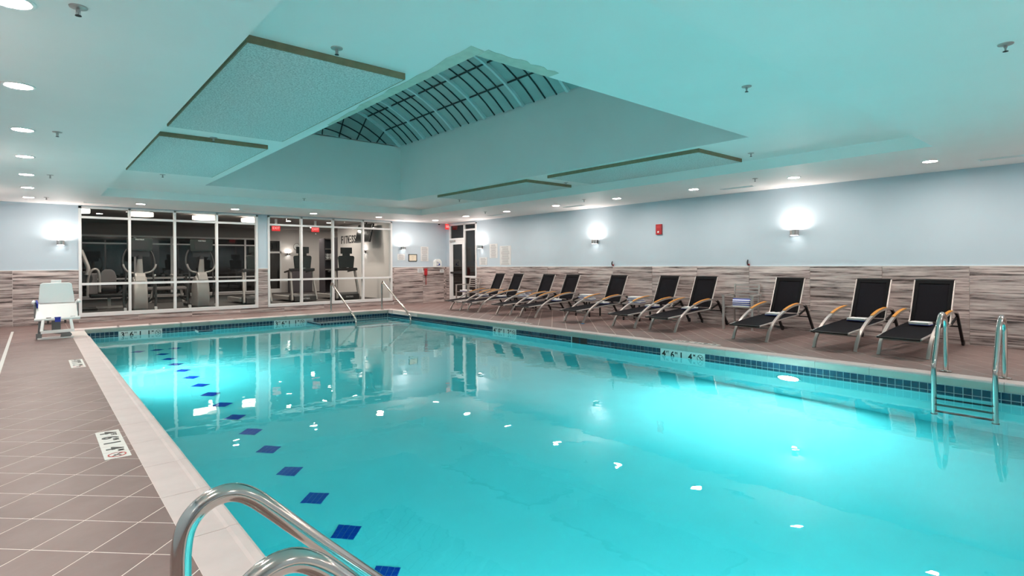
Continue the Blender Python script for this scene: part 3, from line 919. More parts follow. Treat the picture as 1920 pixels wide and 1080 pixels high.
# ================================================================== WALL FITTINGS
def notice(loc, rz, w, h_, label, rows=9, mat='paper', print_=True):
    n_ = thing('wall_notice', label, 'notice', loc, rz, 'printed wall notices')
    MB().box(-w / 2, w / 2, -0.006, 0, -h_ / 2, h_ / 2).build('board', mat, n_)
    mb = MB()
    random.seed(int(w * 1000 + h_ * 777 + loc[1] * 31))
    for r in range(rows):
        z_ = h_ / 2 - h_ * (r + 0.9) / (rows + 0.8)
        ww = w * random.uniform(0.26, 0.38)
        t = h_ / (rows + 1) * 0.20
        mb.box(-ww, ww if r else ww * 0.8, -0.0068, -0.0055, z_ - t, z_ + t)
    mb.build('print', 'print_grey', n_)
    return n_
notice((9.20, YB, 1.555), 0, 0.28, 0.21, 'small clear notice on the end wall under the sconce', 6)
notice((10.10, YB, 1.665), 0, 0.31, 0.50, 'tall pale notice on the end wall right of the framed certificate', 12)
notice((9.92, YB - 0.02, 1.105), 0, 0.22, 0.15, 'small pale notice on the planks beside the red emergency phone', 4)
notice((10.79, YB - 0.02, 1.08), 0, 0.17, 0.12, 'blank white square plate on the planks below the dispenser', 1)
notice((XR, 14.22, 1.40), -PI / 2, 0.40, 0.25, 'pale notice board under the sconce beside the corner door', 6)
notice((XR, 13.69, 1.72), -PI / 2, 0.40, 0.45, 'upper pale notice board right of the corner door sconce', 10)
notice((XR, 13.11, 1.565), -PI / 2, 0.53, 0.60, 'largest pale rules board on the lounger wall', 14)
fr_ = thing('framed_certificate', 'cream certificate in a black frame on the end wall', 'picture', (9.635, YB, 1.535))
MB().box(-0.155, 0.155, -0.012, 0, -0.115, 0.115).build('sheet', 'cream_paper', fr_)
for a in (-1, 1):
    MB().box(a * 0.150 - 0.009, a * 0.150 + 0.009, -0.022, 0, -0.12, 0.12).build('frame_side', 'sign_black', fr_)
    MB().box(-0.141, 0.141, -0.022, 0, a * 0.111 - 0.009, a * 0.111 + 0.009).build('frame_side', 'sign_black', fr_)
MB().box(-0.03, 0.03, -0.0135, -0.011, -0.04, -0.034).box(-0.05, 0.05, -0.0135, -0.011, 0.03, 0.036).build('print', 'print_grey', fr_)
dp = thing('wipe_dispenser', 'white wall dispenser with printed front over the planks', 'dispenser', (10.585, YB, 1.345))
MB().prism([(-0.145, -0.135), (0.145, -0.135), (0.145, 0.06), (0.11, 0.115), (0.06, 0.145), (-0.06, 0.145), (-0.11, 0.115), (-0.145, 0.06)], -0.10, 0, 'y').build('body', 'white_plastic', dp, bevel=0.008)
MB().box(-0.07, 0.09, -0.104, -0.10, -0.09, 0.06).build('label_print', 'paper', dp)
MB().box(-0.06, 0.03, -0.1055, -0.103, -0.085, -0.07).box(0.02, 0.075, -0.1055, -0.103, -0.07, -0.01).box(-0.05, 0.03, -0.1055, -0.103, 0.02, 0.03).box(-0.06, -0.03, -0.1055, -0.103, 0.045, 0.058).build('mark', 'towel_blue', dp)
ph = thing('emergency_phone', 'red wall telephone with hanging cord on the planks', 'phone', (10.12, YB - 0.02, 1.05))
MB().box(-0.055, 0.055, -0.06, 0, -0.12, 0.12).build('body', 'red', ph, bevel=0.025, bseg=3)
MB().tube([(-0.02, -0.075, -0.09), (-0.024, -0.095, 0.0), (-0.02, -0.075, 0.09)], [0.026, 0.018, 0.026], 10).build('handset', 'red', ph, smooth=True)
pts = [(0.0 + 0.012 * math.cos(t * 1.9), -0.04 + 0.012 * math.sin(t * 1.9), -0.11 - t * 0.0075) for t in range(44)]
MB().tube(pts, 0.007, 6).build('coiled_cord', 'red', ph, smooth=True)
dc = thing('dome_camera', 'small dark dome camera at the ceiling near the exit sign', 'camera', (10.62, YB - 0.12, ZC))
MB().lathe([(0.05, 0), (0.05, -0.02), (0.042, -0.026)], 20).build('base', 'white_plastic', dc)
MB().lathe([(0.040, -0.024), (0.036, -0.045), (0.022, -0.060), (0.002, -0.065)], 20).build('dome', 'tv_screen', dc, smooth=True)

def exit_sign(loc, rz, label, w=0.28, h_=0.19, up=ZC):
    e = thing('exit_sign', label, 'exit sign', loc, rz, 'red exit signs')
    MB().box(-w / 2, w / 2, -0.02, 0.02, -h_ / 2, h_ / 2).build('housing', 'exit_red', e, bevel=0.006)
    put('lettering', text_mesh('EXIT', h_ * 0.62, 0.002, 'exit_letters'), e, (0, -0.022, 0), (PI / 2, 0, 0))
    MB().box(-0.04, 0.04, -0.012, 0.012, h_ / 2, up - loc[2]).build('canopy', 'white_plastic', e)
exit_sign((10.86, 16.10, 2.61), 0.5, 'red exit sign on the ceiling beside the corner door', 0.22, 0.19)

al = thing('fire_alarm', 'red fire alarm strobe high on the lounger wall', 'alarm', (XR, 7.545, 2.08), -PI / 2)
MB().box(-0.075, 0.075, -0.05, 0, -0.12, 0.12).build('housing', 'red', al, bevel=0.01)
MB().lathe([(0.024, -0.048), (0.022, -0.062), (0.002, -0.066)], 14, (0.0, 0, -0.06), axis='y').build('strobe', 'white_plastic', al)
MB().box(-0.05, 0.05, -0.052, -0.049, 0.03, 0.09).build('grille', 'sign_red', al)
for i, y in enumerate((8.91, 5.43)):
    hk = thing('safety_hook', ('black safety hook on the plank cap below the middle sconce', 'black safety hook on the plank cap behind the slatted chair')[i], 'hook', (XR, y, ZW + 0.02), -PI / 2, 'wall hooks')
    MB().tube([(0, -0.02, 0.01), (0, -0.05, 0.03), (0, -0.055, 0.07), (0, -0.035, 0.115)], [0.012, 0.016, 0.016, 0.010], 8).build('hook', 'black_plastic', hk, smooth=True)
    MB().box(-0.02, 0.02, -0.03, 0, 0.0, 0.035).build('plate', 'red', hk, bevel=0.004)
    MB().tube([(0.035, -0.03, 0.004), (0.03, -0.045, 0.03), (0.0, -0.05, 0.02)], 0.006, 6).build('lanyard', 'sign_red', hk)

# depth markers
def marker(name, label, loc, rot, txt, w=0.80, h_=0.15, thick=0.006, red=True, big=0.138):
    """plaque lying in local XY, reading along +X, facing +Z"""
    m_ = thing(name, label, 'depth marker', loc, 0, 'pool depth markers')
    m_.rotation_euler = rot
    MB().box(-w / 2, w / 2, -h_ / 2, h_ / 2, -thick, 0).build('plaque', 'sign_white', m_)
    mb = MB()
    for t in range(1, 5):
        x = -w / 2 + w * t / 5
        mb.box(x - 0.0015, x + 0.0015, -h_ / 2, h_ / 2, -0.001, 0.0006)
    mb.build('joint', 'grout', m_)
    cw = w / 5
    for i, (ch, sup) in enumerate(txt):
        x = -w / 2 + cw * (i + 0.42)
        put('numeral', text_mesh(ch, big, 0.0008, 'sign_black', bold=0.004), m_, (x, -0.004, 0.0012))
        if sup:
            put('unit', text_mesh(sup, 0.050, 0.0008, 'sign_black', bold=0.0012), m_, (x + cw * 0.44, 0.030, 0.0012))
    cx, rr = w / 2 - cw / 2, 0.054
    n = 28
    ring = MB()
    V = []
    for k in range(n):
        a = 2 * PI * k / n
        for r in (rr, rr - 0.009):
            V.append((cx + r * math.cos(a), r * math.sin(a), 0.0016))
    ring.add(V, [(2 * k, 2 * ((k + 1) % n), 2 * ((k + 1) % n) + 1, 2 * k + 1) for k in range(n)])
    c7 = 0.707 * (rr - 0.004)
    ring.bar((cx - c7, c7, 0.0010), (cx + c7, -c7, 0.0010), 0.009, 0.001)
    ring.build('no_diving_ring', 'sign_red' if red else 'sign_black', m_)
    MB().tube([(cx - 0.028, 0.022, 0.001), (cx - 0.005, 0.004, 0.001), (cx + 0.022, -0.022, 0.001)], 0.0055, 6, flat=0.2).bar((cx - 0.010, -0.018, 0.001), (cx + 0.014, 0.014, 0.001), 0.007, 0.0008).lathe([(0.008, 0.0006), (0.008, 0.0012)], 10, (cx + 0.024, 0.016, 0)).build('diver', 'sign_black', m_)
T36 = [('3', 'FT'), ('6', 'IN'), ('1', ''), ('1', 'M')]
T40 = [('4', 'FT'), ('0', 'IN'), ('1', ''), ('2', 'M')]
T46 = [('4', 'FT'), ('6', 'IN'), ('1', ''), ('4', 'M')]
marker('depth_marker', 'white 4 FT 6 IN depth plaque on the left deck, nearest the viewer', (0.425, 5.005, 0.0028), (0, 0, -PI / 2), T46)
marker('depth_marker', 'white 4 FT 0 IN depth plaque on the left deck near the lift', (0.425, 9.48, 0.0028), (0, 0, -PI / 2), T40)
marker('depth_marker', 'white 4 FT 6 IN depth plaque on the right deck before the slatted chair', (8.15, 4.92, 0.0028), (0, 0, PI / 2), T46)
marker('depth_marker', 'white 4 FT 0 IN depth plaque on the right deck before the middle loungers', (8.15, 9.30, 0.0028), (0, 0, PI / 2), T40)
marker('depth_marker', 'waterline 3 FT 6 IN plaque at the left end of the far pool wall', (1.775, PY1 - 0.009, -0.178), (PI / 2, 0, 0), T36, red=False)
marker('depth_marker', 'waterline 3 FT 6 IN plaque on the far pool wall beside the stair bench', (5.0, PY1 - 0.009, -0.178), (PI / 2, 0, 0), T36, w=0.80, red=False)
marker('depth_marker', 'waterline 4 FT 6 IN plaque on the long pool wall below the loungers', (PX1 - 0.009, 4.955, -0.178), (PI / 2, 0, -PI / 2), T46, red=False)
marker('depth_marker', 'waterline 4 FT 0 IN plaque on the long pool wall toward the stairs', (PX1 - 0.009, 9.365, -0.178), (PI / 2, 0, -PI / 2), T40, red=False)
MB().box(-0.365, -0.325, 4.0, 15.06, -0.004, 0.0015).build('drain_strip', 'sign_white', label='straight white drain strip set in the left deck', cat='drain')
MB().prism([(8.94, 8.11), (9.02, 8.10), (9.03, 8.16), (8.97, 8.18)], 0, 0.006, 'z').build('paper_scrap', 'bright_blue', label='tiny bright blue scrap on the deck by a lounger foot', cat='scrap')

# ================================================================== POOL FURNITURE
def smooth_path(P, n=6):
    """Catmull-Rom through points"""
    P = [Vector(p) for p in P]
    Q = [P[0] * 2 - P[1]] + P + [P[-1] * 2 - P[-2]]
    out = []
    for i in range(1, len(Q) - 2):
        for k in range(n):
            t = k / n
            a, b_, c, d = Q[i - 1], Q[i], Q[i + 1], Q[i + 2]
            out.append(0.5 * ((2 * b_) + (c - a) * t + (2 * a - 5 * b_ + 4 * c - d) * t * t + (3 * b_ - a - 3 * c + d) * t ** 3))
    out.append(P[-1])
    return out

def make_lounger():
    """foot end at local x=0, head toward +x, centred on y=0"""
    t = thing('sun_lounger', 'x', 'sun lounger', (0, 0, 0), 0, 'sun loungers along the wall')
    arc = smooth_path([(0, 0, 0.0), (0.10, 0, 0.17), (0.27, 0, 0.305), (0.52, 0, 0.425), (0.83, 0, 0.515), (1.10, 0, 0.552), (1.30, 0, 0.556), (1.46, 0, 0.535)], 5)
    cut0, cut1 = 17, 28
    for s in (-1, 1):
        off = Vector((0, s * 0.285, 0))
        leg = MB().rectsweep([p + off for p in arc], 0.045, 0.032).build('arm_leg', 'aluminium', t, bevel=0.004)
        up = [p + off + Vector((0, 0, 0.020)) for p in arc[cut0:cut1]]
        MB().rectsweep(up, 0.043, 0.014).build('arm_inlay', 'arm_wood', leg)
        MB().rectsweep([Vector((1.45, 0, 0.537)) + off, Vector((1.53, 0, 0.49)) + off, Vector((1.86, 0, 0.04)) + off], 0.035, 0.035).build('rear_leg', 'black_frame', t)
        w_ = MB().lathe([(0.012, -0.016), (0.042, -0.016), (0.045, -0.010), (0.045, 0.010), (0.042, 0.016), (0.012, 0.016)], 18, (1.87, s * 0.285, 0.046), axis='y').build('wheel', 'black_plastic', t, smooth=True)
        # seat rail and back rail
        MB().tube([(-0.17, s * 0.252, 0.270), (0.2, s * 0.252, 0.295), (0.75, s * 0.252, 0.335), (1.30, s * 0.252, 0.365)], 0.014, 8).build('seat_rail', 'aluminium', t, smooth=True)
        MB().tube([(1.24, s * 0.252, 0.362), (1.30, s * 0.252, 0.42), (1.575, s * 0.252, 1.005)], 0.013, 8).build('back_rail', 'aluminium', t, smooth=True)
        MB().bar((1.30, s * 0.262, 0.37), (1.56, s * 0.272, 0.46), 0.02, 0.03).build('hinge_bracket', 'black_frame', t)
    # sling seat and back with a slight sag
    def sling(path, w_, th, sag):
        V, Fc = [], []
        n, m_ = len(path), 7
        for i, p in enumerate(path):
            d = (path[min(i + 1, n - 1)] - path[max(i - 1, 0)]).normalized()
            nn = Vector((-d.z, 0, d.x))
            e = math.sin(PI * i / (n - 1))
            for k in range(m_):
                u = -1 + 2 * k / (m_ - 1)
                c = p + Vector((0, u * w_ / 2, 0)) - nn * (sag * (1 - u * u) * (0.4 + 0.6 * e))
                V.append(c)
            for k in range(m_):
                u = -1 + 2 * k / (m_ - 1)
                c = p + Vector((0, u * w_ / 2, 0)) - nn * (sag * (1 - u * u) * (0.4 + 0.6 * e) + th)
                V.append(c)
        for i in range(n - 1):
            for k in range(m_ - 1):
                a, b_ = i * 2 * m_ + k, (i + 1) * 2 * m_ + k
                Fc += [(a, a + 1, b_ + 1, b_), (a + m_, b_ + m_, b_ + m_ + 1, a + m_ + 1)]
            a, b_ = i * 2 * m_, (i + 1) * 2 * m_
            Fc += [(a, b_, b_ + m_, a + m_), (a + m_ - 1, a + 2 * m_ - 1, b_ + 2 * m_ - 1, b_ + m_ - 1)]
        for i in (0, n - 1):
            a = i * 2 * m_
            for k in range(m_ - 1):
                Fc.append((a + k, a + m_ + k, a + m_ + k + 1, a + k + 1))
        return MB().add(V, Fc)
    seat = smooth_path([(-0.175, 0, 0.275), (0.2, 0, 0.312), (0.75, 0, 0.352), (1.30, 0, 0.385)], 3)
    sling(seat, 0.50, 0.006, 0.022).build('sling_seat', 'sling', t, smooth=True)
    back = smooth_path([(1.29, 0, 0.40), (1.43, 0, 0.70), (1.575, 0, 1.010)], 4)
    bk = sling(back, 0.50, 0.006, 0.012).build('sling_back', 'sling', t, smooth=True)
    for u in (-1, 1):
        MB().rectsweep([p + Vector((-0.002, u * 0.222, 0.002)) for p in back], 0.056, 0.010).build('hem', 'sling_hem', bk)
    MB().bar((1.549, 0, 0.955), (1.574, 0, 1.008), 0.50, 0.010, (1, 0, 0)).build('hem', 'sling_hem', bk)
    MB().tube([(1.578, -0.25, 1.008), (1.578, 0.25, 1.008)], 0.014, 8).build('top_bar', 'black_frame', bk, smooth=True)
    MB().tube([(-0.175, -0.25, 0.266), (-0.175, 0.25, 0.266)], 0.014, 8).build('foot_bar', 'black_frame', t, smooth=True)
    MB().tube([(0.145, -0.29, 0.21), (0.145, 0.29, 0.21)], 0.012, 8).build('cross_bar', 'aluminium', t, smooth=True)
    MB().tube([(1.66, -0.285, 0.31), (1.66, 0.285, 0.31)], 0.012, 8).build('cross_bar', 'black_frame', t, smooth=True)
    return t
proto = make_lounger()
feet = [13.11, 12.30, 10.97, 10.05, 8.49, 7.12, 6.21, 4.445, 3.15, 2.285]
backs = [12.96, 12.15, 10.87, 9.99, 8.455, 7.06, 6.18, 4.435, 3.09, 2.262]
x0s = [9.10, 9.12, 9.10, 9.11, 9.08, 9.09, 9.10, 9.0, 8.98, 8.95]
where = ['nearest the corner door', 'second from the corner door', 'third from the corner door', 'fourth from the corner door', 'alone between two towel tables', 'sixth from the corner door', 'just left of the slatted chair', 'just right of the slatted chair', 'second from the right end', 'at the right end behind the pool ladder']
def towel(loc, rz, label, group, layers=2, w_=0.24, d_=0.20, first='towel_white', seed=0):
    random.seed(seed + 11)
    t = thing('folded_towel', label, 'towel', loc, rz, group)
    z_ = 0.0
    for i in range(layers):
        hh = 0.022
        dx, dy = random.uniform(-0.012, 0.012), random.uniform(-0.012, 0.012)
        blue = (i % 2 == 0)
        MB().box(-w_ / 2 + dx, w_ / 2 + dx, -d_ / 2 + dy, d_ / 2 + dy, z_, z_ + hh * 0.48).build('fold', 'towel_blue' if blue else 'towel_white', t, bevel=0.005)
        MB().box(-w_ / 2 + dx * 0.5, w_ / 2 + dx * 0.5, -d_ / 2 + dy, d_ / 2 + dy, z_ + hh * 0.5, z_ + hh).build('fold', 'towel_white', t, bevel=0.005)
        z_ += hh + 0.001
    return t
for i in range(10):
    ang = math.atan2(backs[i] - feet[i], 1.50)
    lab = 'black sling sun lounger with silver arms, ' + where[i]
    if i == 0:
        o = proto
        o['label'] = lab
        o.location = (x0s[i], feet[i], 0)
        o.rotation_euler = (0, 0, ang)
    else:
        o = dup(proto, (x0s[i], feet[i], 0), ang, lab)
    tx = 0.98
    towel((x0s[i] + tx * math.cos(ang), feet[i] + tx * math.sin(ang) + 0.03, 0.362), ang + random.uniform(-0.1, 0.1), 'folded blue edged towel on the lounger ' + where[i], 'folded towels on the loungers', 2, 0.20, 0.25, seed=i)

def slat_chair(loc, rz, label):
    """faces local -x (toward the pool), back at +x"""
    c = thing('slatted_chair', label, 'chair', loc, rz, 'slatted aluminium armchairs')
    for s in (-1, 1):
        MB().bar((-0.26, s * 0.27, 0), (-0.26, s * 0.27, 0.645), 0.042, 0.028, (1, 0, 0)).build('front_leg', 'aluminium', c)
        MB().bar((0.30, s * 0.235, 0), (0.24, s * 0.235, 0.44), 0.036, 0.028, (0, 1, 0)).build('rear_leg', 'aluminium', c)
        MB().bar((0.24, s * 0.235, 0.42), (0.33, s * 0.235, 0.87), 0.036, 0.028, (0, 1, 0)).build('back_post', 'aluminium', c)
        MB().bar((-0.285, s * 0.27, 0.655), (0.29, s * 0.255, 0.655), 0.05, 0.022).build('armrest', 'aluminium', c)
        MB().bar((-0.26, s * 0.25, 0.42), (0.25, s * 0.235, 0.41), 0.025, 0.035).build('seat_rail', 'aluminium', c)
    for k in range(7):
        x = -0.24 + k * 0.078
        MB().box(x - 0.032, x + 0.032, -0.235, 0.235, 0.432, 0.446).build('seat_slat', 'aluminium', c)
    for k in range(5):
        z_ = 0.585 + k * 0.066
        x = 0.24 + (z_ - 0.42) / 0.45 * 0.09
        MB().bar((x - 0.01, -0.22, z_), (x - 0.01, 0.22, z_), 0.012, 0.031).build('back_slat', 'aluminium', c)
    return c
slat_chair((10.56, 5.36, 0), 0.16, 'silver slatted armchair with striped towel between two loungers')
slat_chair((10.52, 14.42, 0), 0.12, 'silver slatted armchair beside the corner door')
rt_ = thing('striped_towel', 'blue and white striped towel rolled on the slatted chair', 'towel', (10.44, 5.33, 0.447), 0.2)
MB().tube([(0, -0.19, 0.075), (0, 0.13, 0.075)], 0.075, 20, up0=(1, 0, 0)).build('roll', 'towel_stripe', rt_, smooth=True)
for k, (y, r) in enumerate(((-0.20, 0.060), (-0.215, 0.040))):
    MB().lathe([(r, 0), (r - 0.012, -0.014), (r - 0.03, -0.016), (0.004, -0.010)], 16, (0, y, 0.075), axis='y').build('end_fold', 'towel_white', rt_, smooth=True)
MB().box(-0.10, 0.10, -0.19, 0.12, 0.0, 0.018).build('loose_fold', 'towel_white', rt_, bevel=0.006)

def side_table(loc, label):
    t = thing('side_table', label, 'table', loc, 0, 'low slatted side tables')
    MB().box(-0.22, 0.22, -0.24, -0.215, 0.365, 0.40).box(-0.22, 0.22, 0.215, 0.24, 0.365, 0.40).box(-0.22, -0.195, -0.215, 0.215, 0.365, 0.40).box(0.195, 0.22, -0.215, 0.215, 0.365, 0.40).build('top_frame', 'aluminium', t)
    for k in range(6):
        y = -0.18 + k * 0.072
        MB().box(-0.195, 0.195, y - 0.03, y + 0.03, 0.386, 0.40).build('top_slat', 'aluminium', t)
    for sx in (-1, 1):
        for sy in (-1, 1):
            MB().box(sx * 0.20 - 0.015, sx * 0.20 + 0.015, sy * 0.22 - 0.015, sy * 0.22 + 0.015, 0, 0.366).build('leg', 'black_frame', t)
    MB().box(-0.20, 0.20, -0.012, 0.012, 0.12, 0.14).build('stretcher', 'black_frame', t)
tabs = [((10.42, 11.58, 0), 'between the second and third loungers'), ((10.45, 9.28, 0), 'between the fourth and fifth loungers'), ((10.45, 7.80, 0), 'between the fifth and sixth loungers')]
for i, (p, w_) in enumerate(tabs):
    side_table(p, 'low silver side table stacked with towels ' + w_)
    for k in range(3):
        towel((p[0] - 0.02, p[1] + (-0.02, 0.03, 0.0)[k], 0.401 + 0.0465 * k), (0.15, -0.1, 0.25)[k], ('bottom', 'middle', 'top')[k] + ' towel piled on the table ' + w_, 'towel piles on the side tables', 2, 0.24, 0.32, seed=40 + i * 5 + k)
towel((10.42, 14.40, 0.447), 0.1, 'folded blue edged towel on the chair by the door', 'folded towels on the loungers', 2, 0.26, 0.3, seed=77)

# ------------------------------------------------------------------ steel ladders and stair rails
def ladder(loc, rz, label, top=0.69, hw=0.262, path=None):
    """pool edge at local x=0, water toward +x, deck toward -x"""
    l = thing('pool_ladder', label, 'pool ladder', loc, rz, 'steel pool ladders')
    for s in (-1, 1):
        y = s * hw
        P = [(-0.335, y, 0.0), (-0.335, y, top - 0.22), (-0.325, y, top - 0.12), (-0.285, y, top - 0.045), (-0.215, y, top - 0.008), (-0.14, y, top - 0.012), (-0.07, y, top - 0.055), (0.0, y, top - 0.150), (0.135, y, 0.27), (0.18, y, 0.18), (0.195, y, 0.09), (0.195, y, -0.3), (0.195, y, -1.02)]
        if path: P = [(x, y, z_) for x, z_ in path]
        dx, wx = P[0][0], P[-1][0]
        Q = smooth_path(P, 4)
        MB().tube(Q, 0.0265, 16).build('rail', 'steel', l, smooth=True)
        MB().lathe([(0.028, 0.001), (0.062, 0.001), (0.064, 0.010), (0.050, 0.016), (0.028, 0.020)], 24, (dx, y, 0)).build('floor_flange', 'steel', l, smooth=True)
        MB().lathe([(0.028, -0.02), (0.034, -0.018), (0.034, 0.015), (0.026, 0.02)], 14, (wx, y, -1.03)).build('rubber_foot', 'black_plastic', l)
    for z_ in (-0.295, -0.605, -0.90):
        MB().box(wx - 0.03, wx + 0.04, -hw + 0.02, hw - 0.02, z_ - 0.016, z_ + 0.016).build('tread', 'black_frame', l, bevel=0.004)
ladder((PX1 - 0.01, 1.385, 0), PI, 'steel pool ladder with black treads on the far side of the pool')
NEAR = [(0.305, 0.0), (0.305, 0.30), (0.305, 0.46), (0.307, 0.507), (0.314, 0.551), (0.330, 0.586), (0.360, 0.615), (0.400, 0.631), (0.445, 0.629), (0.491, 0.603), (0.549, 0.548), (0.677, 0.415), (0.849, 0.243), (0.93, 0.162), (0.965, 0.11), (0.975, 0.03), (0.975, -0.4), (0.975, -1.02)]
ladder((0, 1.53, 0), 0, 'steel ladder rails in the near left foreground', 0.655, 0.25, NEAR)

def stair_rail(x, yb, top, yend, label):
    r = thing('stair_rail', label, 'handrail', (x, yb, 0), 0, 'stair handrails')
    P = [(0, 0, 0), (0, 0, top - 0.14), (0, -0.02, top - 0.05), (0, -0.075, top - 0.005), (0, -0.14, top - 0.03), (0, -0.22, top - 0.10)]
    L_ = yend - yb
    P += [(0, L_ + 0.10, -0.02), (0, L_ + 0.01, -0.13), (0, L_ - 0.02, -0.24), (0, L_ - 0.02, -1.2)]
    MB().tube(smooth_path(P, 4), 0.024, 12).build('rail', 'steel', r, smooth=True)
    MB().lathe([(0.026, 0.001), (0.06, 0.001), (0.06, 0.010), (0.026, 0.020)], 20).build('floor_flange', 'steel', r, smooth=True)
stair_rail(6.25, 15.02, 0.81, 13.46, 'steel stair handrail at the left of the pool steps')
stair_rail(7.70, 14.82, 0.82, 13.21, 'steel stair handrail at the right of the pool steps')

# ------------------------------------------------------------------ pool lift chair
lf = thing('pool_lift', 'white accessible pool lift chair on the left deck corner', 'pool lift', (0.30, 13.15, 0), 0.0)
MB().prism([(-0.25, 0.64), (-0.25, 0.66), (-0.235, 0.92), (-0.225, 0.985), (-0.19, 1.01), (0.19, 1.01), (0.225, 0.985), (0.235, 0.92), (0.27, 0.66), (0.27, 0.64)][::-1], 0.12, 0.16, 'y').build('backrest', 'white_plastic', lf, bevel=0.012)
sb = MB()
sb.add([(-0.30, -0.22, 0.385), (0.30, -0.22, 0.385), (0.30, 0.15, 0.64), (-0.28, 0.15, 0.64), (-0.30, -0.22, 0.345), (0.30, -0.22, 0.345), (0.30, 0.19, 0.60), (-0.28, 0.19, 0.60)],
       [(0, 1, 2, 3), (7, 6, 5, 4), (0, 4, 5, 1), (1, 5, 6, 2), (2, 6, 7, 3), (3, 7, 4, 0)])
sb.build('seat', 'white_plastic', lf, bevel=0.015)
MB().tube([(-0.31, -0.24, 0.365), (0.33, -0.24, 0.375)], 0.028, 12).build('front_bar', 'white_plastic', lf, smooth=True)
MB().box(-0.075, 0.075, 0.15, 0.22, 1.0, 1.06).build('control_box', 'white_plastic', lf, bevel=0.01)
for s in (-1, 1):
    MB().tube([(s * 0.29, 0.14, 0.42), (s * 0.30, 0.10, 0.66), (s * 0.315, -0.10, 0.69), (s * 0.33, -0.16, 0.66)], 0.022, 10).build('armrest', 'white_plastic', lf, smooth=True)
    MB().box(s * 0.305 - 0.01, s * 0.305 + 0.01, -0.06, 0.14, 0.38, 0.62).build('side_panel', 'lift_grey', lf) 
    MB().bar((s * 0.19, -0.25, 0.35), (s * 0.215, -0.36, 0.16), 0.04, 0.04).build('footrest_tube', 'white_plastic', lf)
MB().bar((-0.225, -0.36, 0.15), (0.24, -0.36, 0.16), 0.05, 0.05).build('footrest_bar', 'white_plastic', lf)
MB().bar((-0.24, 0.05, 0.0), (-0.22, 0.05, 0.40), 0.06, 0.06, (0, 1, 0)).build('mast', 'lift_grey', lf)
MB().box(-0.07, 0.06, 0.02, 0.14, 0.13, 0.36).build('motor', 'lift_grey', lf, bevel=0.008)
MB().bar((-0.20, -0.05, 0.15), (0.16, 0.0, 0.07), 0.05, 0.05).build('link_arm', 'lift_grey', lf)
MB().prism([(0.05, 0.02), (0.20, 0.02), (0.22, 0.06), (0.17, 0.13), (0.08, 0.12)], -0.06, 0.04, 'y').build('pivot_block', 'lift_grey', lf, bevel=0.006)
MB().box(-0.27, 0.24, -0.12, 0.12, 0.0, 0.022).build('base_plate', 'white_plastic', lf)
MB().box(-0.29, -0.21, -0.02, 0.09, 0.0, 0.10).build('mast_shoe', 'lift_grey', lf, bevel=0.006)
MB().bar((-0.28, 0.10, 0.66), (-0.265, -0.02, 0.60), 0.02, 0.09).build('belt', 'strap_blue', lf)
MB().box(-0.03, 0.05, -0.272, -0.262, 0.315, 0.385).box(-0.035, 0.055, -0.27, -0.21, 0.39, 0.40).build('belt', 'strap_blue', lf)
MB().box(-0.15, -0.08, -0.26, -0.20, 0.385, 0.396).box(0.19, 0.26, -0.25, -0.2, 0.39, 0.401).build('buckle', 'black_plastic', lf)
MB().box(-0.14, -0.11, -0.26, -0.23, 0.29, 0.34).box(0.10, 0.13, -0.26, -0.23, 0.29, 0.34).build('clamp', 'black_plastic', lf)

# ================================================================== FITNESS ROOM BEHIND THE GLASS
GZ, GC = 0.10, 2.92
GX0, GX1, GXF, GY1 = -2.2, 9.45, 12.2, 25.6
MB().box(GX0, GXF, YB + 0.2, GY1 + 0.1, -0.1, GZ).build('floor_gym', 'gym_carpet', label='charcoal carpet of the fitness room', kind='structure')
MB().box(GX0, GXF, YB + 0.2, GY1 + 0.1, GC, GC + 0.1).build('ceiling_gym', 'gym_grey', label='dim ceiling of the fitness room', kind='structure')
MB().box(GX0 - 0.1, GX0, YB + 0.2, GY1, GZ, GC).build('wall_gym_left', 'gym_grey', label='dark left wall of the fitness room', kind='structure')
wg = MB().box(GX1, GX1 + 0.15, YB + 0.2, 22.0, GZ, GC).build('wall_gym_right', 'gym_paint', label='off-white fitness room wall with black lettering', kind='structure')
LW, LH = 1.37, 0.30
for i, ch in enumerate('FITNESS'):
    yc = 21.64 - LW * (i + 0.5) / 7
    if ch == 'E':
        MB().box(GX1 - 0.012, GX1 - 0.002, yc - 0.075, yc + 0.075, 2.17, 2.215).box(GX1 - 0.012, GX1 - 0.002, yc - 0.075, yc + 0.06, 2.30, 2.345).box(GX1 - 0.012, GX1 - 0.002, yc - 0.075, yc + 0.075, 2.43, 2.475).build('letter', 'sign_black', wg)
    else:
        me = text_mesh(ch, 1.0, 0.006, 'sign_black', bold=0.02)
        xs_ = [v.co.x for v in me.vertices]; ys_ = [v.co.y for v in me.vertices]
        w_ = 0.05 if ch == 'I' else 0.155
        me.transform(Matrix.Translation((-(max(xs_) + min(xs_)) / 2, -(max(ys_) + min(ys_)) / 2, 0)))
        me.transform(Matrix.Diagonal((w_ / (max(xs_) - min(xs_)), 0.31 / (max(ys_) - min(ys_)), 1, 1)))
        put('letter', me, wg, (GX1 - 0.008, yc, 2.322), (PI / 2, 0, -PI / 2))
MB().box(GXF, GXF + 0.1, 22.0, GY1, GZ, GC).build('wall_gym_alcove', 'gym_paint', label='pale wall closing the fitness room alcove', kind='structure')
MB().box(GX1 + 0.15, GXF, 21.9, 22.0, GZ, GC).build('wall_gym_return', 'gym_paint', label='pale return wall of the fitness room alcove', kind='structure')
